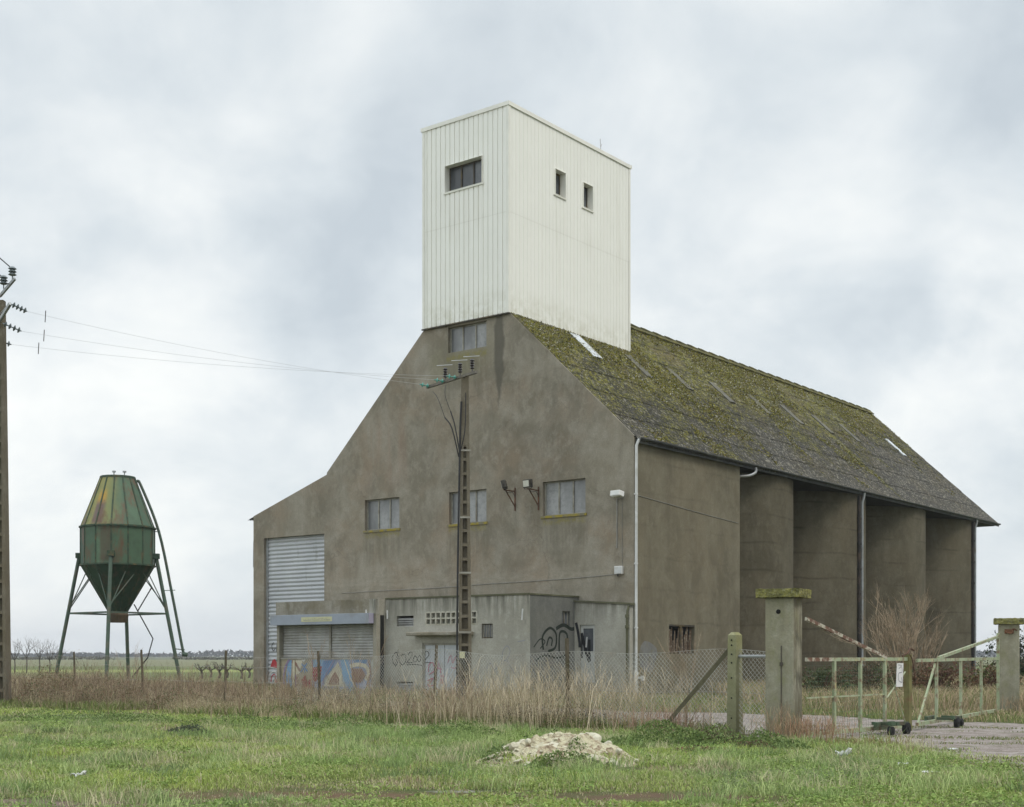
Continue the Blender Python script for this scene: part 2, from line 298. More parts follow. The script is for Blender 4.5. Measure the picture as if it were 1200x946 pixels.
# ------------------------------------------------------------------ object helpers
def tag(o, label=None, cat=None, group=None, kind=None):
    for k, v in (('label', label), ('category', cat), ('group', group), ('kind', kind)):
        if v: o[k] = v
    return o
def empty(name, loc, rz=0, label=None, cat=None, group=None):
    o = bpy.data.objects.new(name, None); COL.objects.link(o); o.location = loc; o.rotation_euler = (0, 0, rz)
    o.empty_display_size = .2
    return tag(o, label, cat, group)
class MB:
    def __init__(s): s.v = []; s.f = []
    def add(s, vs, fs):
        k = len(s.v); s.v += [tuple(p) for p in vs]; s.f += [tuple(i+k for i in f) for f in fs]; return s
    def quad(s, a, b, c, d): return s.add((a, b, c, d), [(0, 1, 2, 3)])
    def box(s, x0, x1, y0, y1, z0, z1):
        v = [(x, y, z) for z in (z0, z1) for y in (y0, y1) for x in (x0, x1)]
        return s.add(v, [(0, 2, 3, 1), (4, 5, 7, 6), (0, 1, 5, 4), (2, 6, 7, 3), (0, 4, 6, 2), (1, 3, 7, 5)])
    def obox(s, c, ax, ay, az):                                   # oriented box: centre, three half vectors
        c, ax, ay, az = map(Vector, (c, ax, ay, az)); v = [c+i*ax+j*ay+k*az for k in (-1, 1) for j in (-1, 1) for i in (-1, 1)]
        return s.add(v, [(0, 2, 3, 1), (4, 5, 7, 6), (0, 1, 5, 4), (2, 6, 7, 3), (0, 4, 6, 2), (1, 3, 7, 5)])
    def bar(s, a, b, w, h=None, up=(0, 0, 1)):                    # rectangular bar from a to b
        a, b = Vector(a), Vector(b); d = (b-a); L = d.length; d.normalize(); up = Vector(up)
        if abs(d.dot(up)) > .95: up = Vector((0, 1, 0))
        sx = d.cross(up).normalized(); sz = sx.cross(d).normalized(); h = h or w
        return s.obox((a+b)/2, sx*w/2, d*L/2, sz*h/2)
    def tube(s, pts, r, n=8, cap=True):
        pts = [Vector(p) for p in pts]; rr = r if isinstance(r, (list, tuple)) else [r]*len(pts); base = len(s.v)
        prev = None
        for i, p in enumerate(pts):
            d = (pts[min(i+1, len(pts)-1)]-pts[max(i-1, 0)])
            if d.length < 1e-9: d = Vector((0, 0, 1))
            d.normalize()
            if prev is None:
                u = Vector((0, 0, 1)) if abs(d.z) < .9 else Vector((1, 0, 0)); u = (u-d*u.dot(d)).normalized()
            else: u = (prev-d*prev.dot(d)).normalized()
            prev = u; w = d.cross(u)
            for k in range(n):
                a = 2*math.pi*k/n; s.v.append(tuple(p+(u*math.cos(a)+w*math.sin(a))*rr[i]))
        for i in range(len(pts)-1):
            for k in range(n):
                a = base+i*n+k; b = base+i*n+(k+1) % n; s.f.append((a, b, b+n, a+n))
        if cap:
            s.f.append(tuple(base+k for k in reversed(range(n)))); s.f.append(tuple(base+(len(pts)-1)*n+k for k in range(n)))
        return s
    def cyl(s, x, y, z0, z1, r, n=24, r1=None): return s.tube([(x, y, z0), (x, y, z1)], [r, r if r1 is None else r1], n)
    def build(s, name, mat, parent=None, smooth=False, bevel=0):
        me = bpy.data.meshes.new(name); me.from_pydata(s.v, [], s.f); me.materials.append(mat); me.update()
        o = bpy.data.objects.new(name, me); COL.objects.link(o)
        if parent: o.parent = parent
        if smooth:
            me.polygons.foreach_set('use_smooth', [True]*len(me.polygons)); me.set_sharp_from_angle(angle=R(40))
        if bevel:
            b = o.modifiers.new('bevel', 'BEVEL'); b.width = bevel; b.segments = 2; b.limit_method = 'ANGLE'
        return o
def copy_tree(o, parent=None):
    c = o.copy(); COL.objects.link(c); c.parent = parent
    for ch in list(o.children): copy_tree(ch, c)
    return c

def wall_face(mb, Pf, top, breaks, holes, zbot, depth):
    """flat wall in (u,z) with rectangular openings; Pf(u,z,d) -> point, d metres inward"""
    us = sorted(set(list(breaks)+[h[0] for h in holes]+[h[1] for h in holes]))
    for a, b in zip(us[:-1], us[1:]):
        mid = (a+b)/2; hs = sorted([h for h in holes if h[0]-1e-6 < mid < h[1]+1e-6], key=lambda h: h[2])
        z = zbot
        for h in hs:
            if h[2] > z: mb.quad(Pf(a, z, 0), Pf(b, z, 0), Pf(b, h[2], 0), Pf(a, h[2], 0))
            z = h[3]
        mb.quad(Pf(a, z, 0), Pf(b, z, 0), Pf(b, top(b), 0), Pf(a, top(a), 0))
        mb.quad(Pf(a, top(a), 0), Pf(b, top(b), 0), Pf(b, top(b), depth), Pf(a, top(a), depth))
    for u0, u1, z0, z1 in holes:
        D = depth
        mb.quad(Pf(u0, z0, 0), Pf(u1, z0, 0), Pf(u1, z0, D), Pf(u0, z0, D)); mb.quad(Pf(u0, z1, 0), Pf(u1, z1, 0), Pf(u1, z1, D), Pf(u0, z1, D))
        mb.quad(Pf(u0, z0, 0), Pf(u0, z1, 0), Pf(u0, z1, D), Pf(u0, z0, D)); mb.quad(Pf(u1, z0, 0), Pf(u1, z1, 0), Pf(u1, z1, D), Pf(u1, z0, D))
def lin(pts):
    xs = [p[0] for p in pts]; ys = [p[1] for p in pts]
    return lambda x: float(np.interp(x, xs, ys))
def profile(u0, u1, pitch, depth, shape):
    pts = []; u = u0
    while u < u1-1e-6:
        for a, d in shape:
            q = u+a*pitch
            if q < u1: pts.append((q, d*depth))
        u += pitch
    pts.append((u1, 0)); return pts
def corrugated(mb, Pf, prof, zr, holes=()):
    """vertical-ribbed sheet. prof: (u, outward) ; zr: (z0,z1) or functions"""
    us = sorted(set([p[0] for p in prof]+[h[0] for h in holes if prof[0][0] < h[0] < prof[-1][0]]+[h[1] for h in holes if prof[0][0] < h[1] < prof[-1][0]]))
    xs = [p[0] for p in prof]; ds = [p[1] for p in prof]; f = lambda u: float(np.interp(u, xs, ds))
    for a, b in zip(us[:-1], us[1:]):
        mid = (a+b)/2; hs = sorted([h for h in holes if h[0] < mid < h[1]], key=lambda h: h[2]); z = zr[0]
        for h in hs:
            if h[3] <= zr[0] or h[2] >= zr[1]: continue
            if h[2] > z: mb.quad(Pf(a, z, f(a)), Pf(b, z, f(b)), Pf(b, h[2], f(b)), Pf(a, h[2], f(a)))
            z = max(z, h[3])
        if z < zr[1]: mb.quad(Pf(a, z, f(a)), Pf(b, z, f(b)), Pf(b, zr[1], f(b)), Pf(a, zr[1], f(a)))
def clusters(items, pts_of, gap=.12):
    bb = []
    for it in items:
        p = pts_of(it); us = [q[0] for q in p]; zs = [q[1] for q in p]; bb.append([min(us)-gap, max(us)+gap, min(zs)-gap, max(zs)+gap])
    lab = list(range(len(items))); ch = True
    while ch:
        ch = False
        for i in range(len(items)):
            for j in range(i):
                a, b = bb[i], bb[j]
                if lab[i] != lab[j] and a[0] < b[1] and b[0] < a[1] and a[2] < b[3] and b[2] < a[3]:
                    k = min(lab[i], lab[j]); o = max(lab[i], lab[j]); lab = [k if l == o else l for l in lab]; ch = True
    return [[it for it, l in zip(items, lab) if l == k] for k in sorted(set(lab))]
def ribbons(strokes, w, Pf, name, mat, parent, split=True):
    if split:
        cs = clusters(strokes, lambda it: it[0] if isinstance(it, tuple) else it, .0)
        if len(cs) > 1 and name == 'graffiti': return [ribbons(c, w, Pf, name, mat, parent, False) for c in cs][0]
    mb = MB()
    for st in strokes:
        ww = w
        if isinstance(st, tuple): st, ww = st
        n = len(st); L = []; Rr = []
        for i, (u, z) in enumerate(st):
            a = st[max(i-1, 0)]; b = st[min(i+1, n-1)]; dx, dz = b[0]-a[0], b[1]-a[1]; l = math.hypot(dx, dz) or 1
            L.append((u-dz/l*ww/2, z+dx/l*ww/2)); Rr.append((u+dz/l*ww/2, z-dx/l*ww/2))
        for i in range(n-1): mb.quad(Pf(*L[i]), Pf(*Rr[i]), Pf(*Rr[i+1]), Pf(*L[i+1]))
    return mb.build(name, mat, parent)
def polys(pl, Pf, name, mat, parent):
    if len(pl) > 1: return [polys([p], Pf, name, mat, parent) for p in pl][0]
    mb = MB()
    for p in pl: mb.add([Pf(*q) for q in p], [tuple(range(len(p)))])
    return mb.build(name, mat, parent)
def curve(pts, k=6):                                             # catmull-rom smoothing of 2-D or 3-D points
    out = []; n = len(pts)
    for i in range(n-1):
        p0, p1, p2, p3 = [np.array(pts[j], float) for j in (max(i-1, 0), i, i+1, min(i+2, n-1))]
        for t in np.linspace(0, 1, k, endpoint=False):
            out.append(tuple(.5*((2*p1)+(-p0+p2)*t+(2*p0-5*p1+4*p2-p3)*t*t+(-p0+3*p1-3*p2+p3)*t**3)))
    out.append(tuple(pts[-1])); return out

# ------------------------------------------------------------------ value noise for scattering
class VN:
    def __init__(s, seed): s.g = np.random.default_rng(seed).random((256, 256))
    def at(s, x, y):
        xi = np.floor(x).astype(int); yi = np.floor(y).astype(int); fx = x-xi; fy = y-yi
        fx = fx*fx*(3-2*fx); fy = fy*fy*(3-2*fy); g = s.g; a = g[xi % 256, yi % 256]; b = g[(xi+1) % 256, yi % 256]
        c = g[xi % 256, (yi+1) % 256]; d = g[(xi+1) % 256, (yi+1) % 256]
        return (a*(1-fx)+b*fx)*(1-fy)+(c*(1-fx)+d*fx)*fy
    def fbm(s, x, y, sc, o=4):
        x = np.asarray(x, float); y = np.asarray(y, float); t = 0; a = .5; n = 0
        for i in range(o): t = t+a*s.at(x*sc+17*i, y*sc+31*i); n += a; a *= .5; sc *= 2
        return t/n
vn1, vn2, vn3 = VN(1), VN(2), VN(3)
def noisy(x, y, s=1.): return vn1.fbm(x, y, s)
# fence line: from the concrete corner post to the far left
F0 = np.array([4.44, 26.6]); FD = np.array([-.690, .7236]); FN = np.array([-.7236, -.690])
def fence_dist(x, y): return (x-F0[0])*FN[0]+(y-F0[1])*FN[1]      # >0 on the camera's side
def fence_k(x, y): return (x-F0[0])*FD[0]+(y-F0[1])*FD[1]         # metres along the fence
def fp(m, z=0.0): p = F0+FD*m; return (p[0], p[1], z)
# gravel drive: signed field > 0 on gravel
GP = [(-4, 46), (3.2, 38.2), (7.2, 35.8), (8.9, 33.6), (12.4, 31.2), (30, 27), (30, 10), (9, 12.0), (6.3, 15.0), (5.9, 17.5), (6.6, 20.2), (7.0, 22.3), (6.35, 24.6), (4.9, 25.0), (3.7, 28.3), (.6, 33.0), (-6, 41)]
def inside(px, py, poly):
    x = np.asarray(px, float); y = np.asarray(py, float); c = np.zeros(x.shape, bool); dmin = np.full(x.shape, 1e9)
    n = len(poly)
    for i in range(n):
        x0, y0 = poly[i]; x1, y1 = poly[(i+1) % n]
        cond = ((y0 > y) != (y1 > y)) & (x < (x1-x0)*(y-y0)/((y1-y0) or 1e-9)+x0); c ^= cond
        t = np.clip(((x-x0)*(x1-x0)+(y-y0)*(y1-y0))/((x1-x0)**2+(y1-y0)**2), 0, 1)
        dmin = np.minimum(dmin, np.hypot(x-x0-t*(x1-x0), y-y0-t*(y1-y0)))
    return np.where(c, dmin, -dmin)
def gravel(x, y):
    d = inside(x, y, GP)+(noisy(x+50, y+50, .9)-.5)*2.2
    near = np.clip((22.0-y)/4.0, 0, 1)                            # towards the photographer it breaks up into patches
    return d-near*(1.9*np.clip(vn2.fbm(x, y, .8)*2-.35, 0, 1.2))
def in_building(x, y):
    lx = (x-4.569)*.7889+(y-50)*-.6145; ly = (x-4.569)*.6145+(y-50)*.7889
    return ((lx > -21.4) & (lx < .05) & (ly > -.02) & (ly < 41.5)) | ((lx > -9.8) & (lx < -2.5) & (ly > -3.13) & (ly < .1)) | ((lx > -15.6) & (lx < -9.7) & (ly > -3.67) & (ly < .1)) | ((lx > -2.6) & (lx < .02) & (ly > -.32) & (ly < .1))

# ================================================================== GROUND
def mat_ground():
    n = NT('rough_grassland'); co = n.sepx()
    a = n.noise(.35, 8, .65); b = n.noise(2.2, 6, .7); f = n.noise(14, 5, .7)
    near = n.mix(n.ramp(a, [(.38, 0), (.62, 1)]), (.075, .105, .030), (.115, .125, .045))
    near = n.mix(n.ramp(b, [(.5, 0), (.68, .8)]), near, (.15, .125, .075))
    near = n.mix(n.ramp(f, [(.35, .5), (.6, 0)]), near, (.05, .045, .03))
    for (ex, ey, rx, ry, cc) in ((-2.4, 15.2, 2.3, .6, (.14, .095, .06)), (-5.2, 14.4, 1.6, .5, (.19, .14, .12)), (-.6, 15.7, .5, .16, (.24, .23, .21)), (1.6, 15.1, 1.6, .5, (.13, .09, .06)), (2.4, 18.6, .8, .5, (.17, .11, .07))):
        dd = n.math('ADD', n.math('POWER', n.math('DIVIDE', n.math('SUBTRACT', co[0], ex), rx), 2), n.math('POWER', n.math('DIVIDE', n.math('SUBTRACT', co[1], ey), ry), 2))
        dd = n.math('ADD', dd, n.math('MULTIPLY', n.math('SUBTRACT', b, .5), 6.0))
        near = n.mix(n.math('SUBTRACT', 1.0, dd, True), near, cc)
    def band(lo, hi, s): return box_mask(n, [n.math('ADD', co[1], n.math('MULTIPLY', n.math('SUBTRACT', n.noise(.02, 3), .5), 14))], 0, lo, hi, s)
    far = n.mix(n.ramp(n.noise(.03, 6, .7), [(.35, 0), (.65, 1)]), (.115, .145, .060), (.15, .165, .075))
    c = n.mix(n.math('DIVIDE', n.math('SUBTRACT', co[1], 60.0), 25.0, True), near, far)
    c = n.mix(band(124, 150, 4), c, (.235, .27, .10))
    c = n.mix(n.math('MULTIPLY', band(188, 480, 10), .85), c, (.185, .185, .115))
    c = n.mix(band(480, 5000, 20), c, (.13, .14, .09))
    n.bump(n.math('ADD', b, f), .8, .05)
    return n.done(c, 1.0, 0, .1)
gx = sorted(set([round(v, 2) for v in list(np.linspace(-40, 40, 41))+[-2400, -1500, -700, -300, -150, -80, 80, 150, 300, 700, 1500, 2400]]))
gy = sorted(set([round(v, 2) for v in list(np.linspace(-10, 100, 56))+[-400, -100, 150, 200, 300, 450, 700, 1200, 1800, 2400]]))
mb = MB(); mb.v = [(x, y, 0) for y in gy for x in gx]; W_ = len(gx)
mb.f = [(j*W_+i, j*W_+i+1, (j+1)*W_+i+1, (j+1)*W_+i) for j in range(len(gy)-1) for i in range(W_-1)]
tag(mb.build('ground', mat_ground()), kind='structure')
def mat_gravel():
    n = NT('pinkish_gravel'); a = n.noise(.5, 6, .65); v = n.vor(22); f = n.noise(30, 5, .7)
    c = n.mix(n.ramp(a, [(.36, 0), (.64, 1)]), (.29, .245, .22), (.41, .37, .345))
    c = n.mix(n.ramp(v.outputs['Color'], [(.2, .5), (.7, 0)]), c, (.16, .135, .12))
    c = n.mix(n.ramp(f, [(.5, 0), (.66, .6)]), c, (.60, .57, .54))
    c = n.mix(n.ramp(n.noise(3, 8, .8), [(.44, .75), (.55, 0)]), c, (.19, .155, .13))
    c = n.mix(n.ramp(n.noise(1.4, 7, .7, n.map((1, 1, 1), (9, 2, 0))), [(.54, 0), (.64, .7)]), c, (.12, .13, .055))
    n.bump(n.math('ADD', v.outputs['Distance'], f), .9, .03)
    return n.done(c, .95, 0, .2)
s_ = .2; xs = np.arange(-8, 30, s_); ys = np.arange(11, 47, s_); X, Y = np.meshgrid(xs, ys); ok = gravel(X+s_/2, Y+s_/2) > 0
mb = MB(); idx = {}
def gv(i, j):
    if (i, j) not in idx: idx[(i, j)] = len(mb.v); mb.v.append((xs[0]+i*s_, ys[0]+j*s_, .005))
    return idx[(i, j)]
for j in range(len(ys)):
    for i in range(len(xs)):
        if ok[j, i]: mb.f.append((gv(i, j), gv(i+1, j), gv(i+1, j+1), gv(i, j+1)))
tag(mb.build('gravel_drive', mat_gravel()), kind='structure')

# ================================================================== BUILDING
B = empty('grain_store', (4.569, 50, 0), R(-37.92),
          'large grey rendered grain store with mossy pitched roof, cream sheet-metal tower and graffitied low annex', 'grain store')
PF = lambda u, z, d: (u, d, z)
PS = lambda u, z, d: (-d, u, z)
SL = .94; EZ = 9.78
top_f = lin([(-21.27, 8.16), (-16.35, 9.72), (-16.349, 9.80), (-10.5, 15.36), (-5.92, 15.36), (0, EZ+.05)])
holes_f = [(-13.98, -11.92, 7.06, 8.40), (-9.12, -7.11, 7.04, 8.38), (-4.26, -2.21, 7.08, 8.42), (-9.17, -7.11, 14.18, 15.24), (-20.55, -16.51, -.05, 7.08)]
mb = MB(); wall_face(mb, PF, top_f, [-21.27, -16.35, -16.349, -10.5, -5.92, 0], holes_f, -.05, .28)
mb.build('gable_wall', M['gable'], B)
holes_s = [(2.51, 4.48, 1.67, 2.80)]
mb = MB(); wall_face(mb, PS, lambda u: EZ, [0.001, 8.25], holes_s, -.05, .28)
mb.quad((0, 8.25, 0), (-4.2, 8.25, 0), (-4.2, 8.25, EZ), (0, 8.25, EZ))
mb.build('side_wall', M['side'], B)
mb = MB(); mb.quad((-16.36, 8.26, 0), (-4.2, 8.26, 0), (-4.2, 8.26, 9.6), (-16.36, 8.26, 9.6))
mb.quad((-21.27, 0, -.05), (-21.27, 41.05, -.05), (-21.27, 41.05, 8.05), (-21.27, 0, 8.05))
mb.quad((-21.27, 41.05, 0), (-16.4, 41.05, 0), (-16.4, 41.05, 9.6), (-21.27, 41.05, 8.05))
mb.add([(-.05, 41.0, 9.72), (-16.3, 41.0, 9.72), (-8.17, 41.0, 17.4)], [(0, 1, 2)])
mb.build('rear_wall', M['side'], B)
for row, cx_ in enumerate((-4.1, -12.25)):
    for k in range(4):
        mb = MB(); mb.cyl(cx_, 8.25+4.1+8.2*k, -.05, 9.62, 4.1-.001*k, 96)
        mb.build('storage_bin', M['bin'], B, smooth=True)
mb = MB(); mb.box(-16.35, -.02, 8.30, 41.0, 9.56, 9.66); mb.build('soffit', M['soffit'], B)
# roof sheets
def roof_plane(y0, y1, t0, t1, x_of, z_of, rows, pitch=.177, name='roof', mat=None, parent=B, lift=0.0):
    prof = profile(y0, y1, pitch, .028, [(0, 0), (.25, .7), (.5, 1), (.75, .7)])
    mb = MB(); ts = np.linspace(t0, t1, rows+1); sgn = 1 if x_of(1) < 0 else -1
    for r in range(rows):
        ta, tb = ts[r]-.10, ts[r+1]
        for (a, da), (b, db) in zip(prof[:-1], prof[1:]):
            o = .035
            mb.quad((x_of(ta), a, z_of(ta)+da+o+lift), (x_of(ta), b, z_of(ta)+db+o+lift), (x_of(tb), b, z_of(tb)+db+lift), (x_of(tb), a, z_of(tb)+da+lift))
        for (a, da), (b, db) in zip(prof[:-1], prof[1:]):          # thickness of the lower edge
            mb.quad((x_of(ta), a, z_of(ta)+da+.02+lift), (x_of(ta), b, z_of(ta)+db+.02+lift), (x_of(ta), b, z_of(ta)+db+.005+lift), (x_of(ta), a, z_of(ta)+da+.005+lift))
    return mb
zr = lambda t: EZ+.03+SL*t
mb = roof_plane(.06, 8.80, -.12, 5.93, lambda t: -t, zr, 5)
m2 = roof_plane(8.80, 41.3, -.12, 8.17, lambda t: -t, zr, 7); mb.add(m2.v, m2.f)
m3 = roof_plane(.06, 8.80, -.02, 5.80, lambda t: -16.35+t, lambda t: 9.76+.955*t, 5); mb.add(m3.v, m3.f)
m4 = roof_plane(8.80, 41.3, -.02, 8.17, lambda t: -16.35+t, zr, 7); mb.add(m4.v, m4.f)
m5 = roof_plane(.06, 41.3, -.05, 5.25, lambda t: -21.6+t, lambda t: 8.03+.315*t, 3); mb.add(m5.v, m5.f)
roof = mb.build('roof', M['roof'], B)
mb = MB(); mb.bar((.14, -.02, 9.62), (.14, 41.3, 9.62), .05, .14); mb.bar((-5.92, 41.28, zr(5.92)-.1), (.1, 41.28, zr(0)-.12), .04, .12)
mb.bar((-8.17, 41.28, zr(8.17)-.1), (-5.92, 41.28, zr(5.92)-.1), .04, .12)
mb.build('bargeboard', M['gutter'], roof)
mb = MB(); y = 8.9; k = 0                                            # ridge caps, lapped, lifted at each joint
while y < 41.0:
    L = min(1.12, 41.25-y); zz = zr(8.17)
    for sg in (-1, 1):
        mb.obox((-8.17+sg*.13, y+L/2, zz+.04-.03), (.15, 0, -sg*.13), (0, L/2, .012), (.012, 0, .02*1))
    mb.tube([(-8.17, y-.04, zz+.13), (-8.17, y+.20, zz+.14), (-8.17, y+L, zz+.10)], [.085, .08, .06], 8); y += 1.12
mb.build('ridge', M['ridge'], roof)
def skylight(s, mat, w=.55, t0=4.25, t1=5.45):
    mb = MB(); nx, nz = SL/math.hypot(1, SL), 1/math.hypot(1, SL); o = .065
    pr = profile(s-w/2, s+w/2, .177, .028, [(0, 0), (.25, .7), (.5, 1), (.75, .7)])
    for (a, da), (b, db) in zip(pr[:-1], pr[1:]):
        mb.quad((-t0+o*nx, a, zr(t0)+o*nz+da), (-t0+o*nx, b, zr(t0)+o*nz+db), (-t1+o*nx, b, zr(t1)+o*nz+db), (-t1+o*nx, a, zr(t1)+o*nz+da))
    e_ = .012
    for q in (s-w/2, s+w/2): mb.bar((-t0+.04*nx, q, zr(t0)+.04*nz), (-t1+.04*nx, q, zr(t1)+.04*nz), .03, .06)
    mb.build('skylight', mat, roof)
skylight(4.2, M['skyw'], .62, 4.5, 5.75); skylight(37.3, M['skyw'], .5)
for s in (7.9, 11.4, 15.4, 19.3, 23.0, 26.8, 30.4): skylight(s, M['skyd'], .5)
# eave gutter and downpipes
mb = MB()
pr = [(.075*math.cos(a), .075*math.sin(a)) for a in np.linspace(math.pi, 2*math.pi, 9)]
for (a, b), (c_, d) in zip(pr[:-1], pr[1:]):
    mb.quad((.25+a, .0, 9.74+b), (.25+c_, .0, 9.74+d), (.25+c_, 41.2, 9.70+d), (.25+a, 41.2, 9.70+b))
mb.build('gutter', M['gutter'], B)
mb = MB(); mb.tube([(.20, .04, 9.68), (.12, -.02, 9.45), (.10, -.02, .98)], .055, 12); mb.cyl(.10, -.02, -.05, .98, .09, 12)
for z in (2.6, 5.0, 7.6): mb.cyl(.10, -.02, z, z+.06, .075, 12)
mb.box(.10, .42, -.05, .05, .72, .80); mb.box(.36, .44, -.07, .07, .66, .84)
mb.build('downpipe', M['whitepipe'], B, True)
mb = MB(); mb.tube(curve([(.25, 9.2, 9.62), (.25, 9.18, 9.42), (.12, 8.85, 9.25), (-.15, 8.45, 9.18), (-.2, 8.40, 8.9)], 5), .06, 10); mb.tube([(-.2, 8.40, 8.9), (-.2, 8.40, 0)], .06, 10)
mb.build('downpipe', M['galv'], B, True)
for s in (20.7, 37.15):
    mb = MB(); mb.tube([(.22, s, 9.66), (.2, s, 9.45), (.12, s-.02, 9.15), (.11, s-.02, 0)], .065, 10); mb.build('downpipe', M['galv'], B, True)
    mb = MB(); mb.tube([(.07, s-.27, 9.5), (.07, s-.27, 0)], .085, 10)
    for z in np.arange(.8, 9, 1.25): mb.cyl(.07, s-.27, z, z+.12, .11, 10)
    mb.build('vent_pipe', M['darkpipe'], B, True)

# ---- tower
T0, T1, TY0, TY1, TZ0, TZ1, TS = -10.5, -5.92, -.07, 8.87, 15.36, 23.8, 19.45
tower = MB(); rib = [(0, 0), (.80, 0), (.83, -1), (.95, -1), (.98, 0)]
hf = [(-9.24, -7.26, 20.86, 21.94)]; hsd = [(3.08, 3.80, 20.98, 22.02), (5.14, 5.84, 20.98, 22.02)]
zt = [(TZ0, TS, .0), (TS-.03, TZ1, .004)]
for z0, z1, o in zt:
    corrugated(tower, lambda u, z, d: (u, TY0-d-o, z), profile(T0, T1, .254, .04, rib), (z0, z1), hf)
    corrugated(tower, lambda u, z, d: (T1+d+o, u, z), profile(TY0, TY1, .254, .018, rib), (z0, z1), hsd)
    corrugated(tower, lambda u, z, d: (u, TY1+d+o, z), profile(T0, T1, .254, .036, rib), (z0, z1))
    corrugated(tower, lambda u, z, d: (T0-d-o, u, z), profile(TY0, TY1, .254, .036, rib), (z0, z1))
tower = tower.build('tower_cladding', M['clad'], B)
mb = MB()
for x, y in ((T0, TY0), (T1, TY0), (T1, TY1), (T0, TY1)):
    sx = 1 if x == T1 else -1; sy = 1 if y == TY1 else -1; o = .022
    mb.box(min(x-sx*.10, x+sx*o), max(x-sx*.10, x+sx*o), min(y+sy*(o-.006), y+sy*o), max(y+sy*(o-.006), y+sy*o), TZ0, TZ1)
    mb.box(min(x+sx*(o-.006), x+sx*(o+.001)), max(x+sx*(o-.006), x+sx*(o+.001)), min(y-sy*.10, y+sy*(o+.001)), max(y-sy*.10, y+sy*(o+.001)), TZ0, TZ1)
mb.box(T0-.07, T1+.07, TY0-.05, TY0-.026, TZ1-.12, TZ1+.04); mb.box(T1+.026, T1+.05, TY0-.051, TY1+.07, TZ1-.12, TZ1+.041)
mb.box(T0-.07, T1+.07, TY1+.055, TY1+.07, TZ1-.12, TZ1+.04); mb.box(T0-.071, T0-.056, TY0-.071, TY1+.07, TZ1-.12, TZ1+.041)
mb.box(T0, T1, TY0, TY1, TZ1-.05, TZ1-.01)
mb.build('corner_trim', M['flash'], tower)
mb = MB(); mb.box(T0+.02, T1-.02, TY0+.02, TY1-.02, TZ0-.02, TZ0+.05); mb.box(T0-.05, T1+.05, TY0-.05, TY0+.02, TZ0-.05, TZ0+.0)
mb.box(T1-.02, T1+.05, TY0+.02, TY1, TZ0-.05, TZ0); mb.build('base_flashing', M['framedark'], tower)
mb = MB(); mb.tube([(T1-.05, 6.6, TZ1), (T1-.05, 6.55, TZ1+.55)], .012, 5); mb.tube([(T1-.05, 6.6, TZ1+.2), (T1-.1, 6.75, TZ1+.4)], .01, 5)
mb.build('aerial', M['galv'], tower)

def window(holes, Pf, depth, panes, parent, framemat, glassmat, sill=True, fw=.05, name='window', dark_last=False, sillmat=None):
    u0, u1, z0, z1 = holes; d0, d1 = depth, depth+.06
    def bx(mb, a, b, c, d, e=d0, f=d1):
        p = [Pf(uu, zz, dd) for dd in (e, f) for zz in (c, d) for uu in (a, b)]
        mb.add(p, [(0, 1, 3, 2), (4, 6, 7, 5), (0, 4, 5, 1), (2, 3, 7, 6), (0, 2, 6, 4), (1, 5, 7, 3)])
    mb = MB(); g = .004
    bx(mb, u0+g, u0+fw, z0+g, z1-g); bx(mb, u1-fw, u1-g, z0+g, z1-g); bx(mb, u0+fw, u1-fw, z0+g, z0+fw); bx(mb, u0+fw, u1-fw, z1-fw, z1-g)
    n = panes; w = (u1-u0)/n
    for i in range(1, n): bx(mb, u0+i*w-fw*.6, u0+i*w+fw*.6, z0+fw, z1-fw, d0-.01, d1)
    fr = mb.build(name, framemat, parent)
    for i in range(n):
        mb = MB(); bx(mb, u0+i*w+(fw*.6 if i else fw), u0+(i+1)*w-(fw*.6 if i < n-1 else fw), z0+fw, z1-fw, d0+.03, d0+.04); mb.build('pane', glassmat, fr)
    if sill:
        mb = MB(); bx(mb, u0-.06, u1+.06, z0-.10, z0-.004, -.05, depth-.01); mb.build('sill', sillmat or M['sill'], fr)
    return fr
for h in holes_f[:4]: window(h, PF, .16, 3, B, M['frame'], M['glass'], sill=(h[2] < 10))
# tower windows: the wall behind the sheets, three dark panes on the front and two small ones on the side
PT = lambda u, z, d: (u, TY0+d, z); PTs = lambda u, z, d: (T1-d, u, z)
def tower_window(h, Pf, n):
    w = window(h, Pf, .24, n, B, M['framedark'], M['glassdark'], sill=False, fw=.06)
    u0, u1, z0, z1 = h; mb = MB()
    def bx(a, b, c, d, e, f):
        p = [Pf(uu, zz, dd) for dd in (e, f) for zz in (c, d) for uu in (a, b)]
        mb.add(p, [(0, 1, 3, 2), (4, 6, 7, 5), (0, 4, 5, 1), (2, 3, 7, 6), (0, 2, 6, 4), (1, 5, 7, 3)])
    t = .012
    bx(u0-t, u0, z0-t, z1+t, -.06, .24); bx(u1, u1+t, z0-t, z1+t, -.06, .24); bx(u0, u1, z1, z1+t, -.06, .24); bx(u0, u1, z0-t, z0, -.06, .24)
    bx(u0-.08, u1+.08, z0-.075, z0-t-.002, -.05, .05)
    mb.build('window_lining', M['flash'], w)
tower_window(hf[0], PT, 3)
for h in hsd: tower_window(h, PTs, 1)
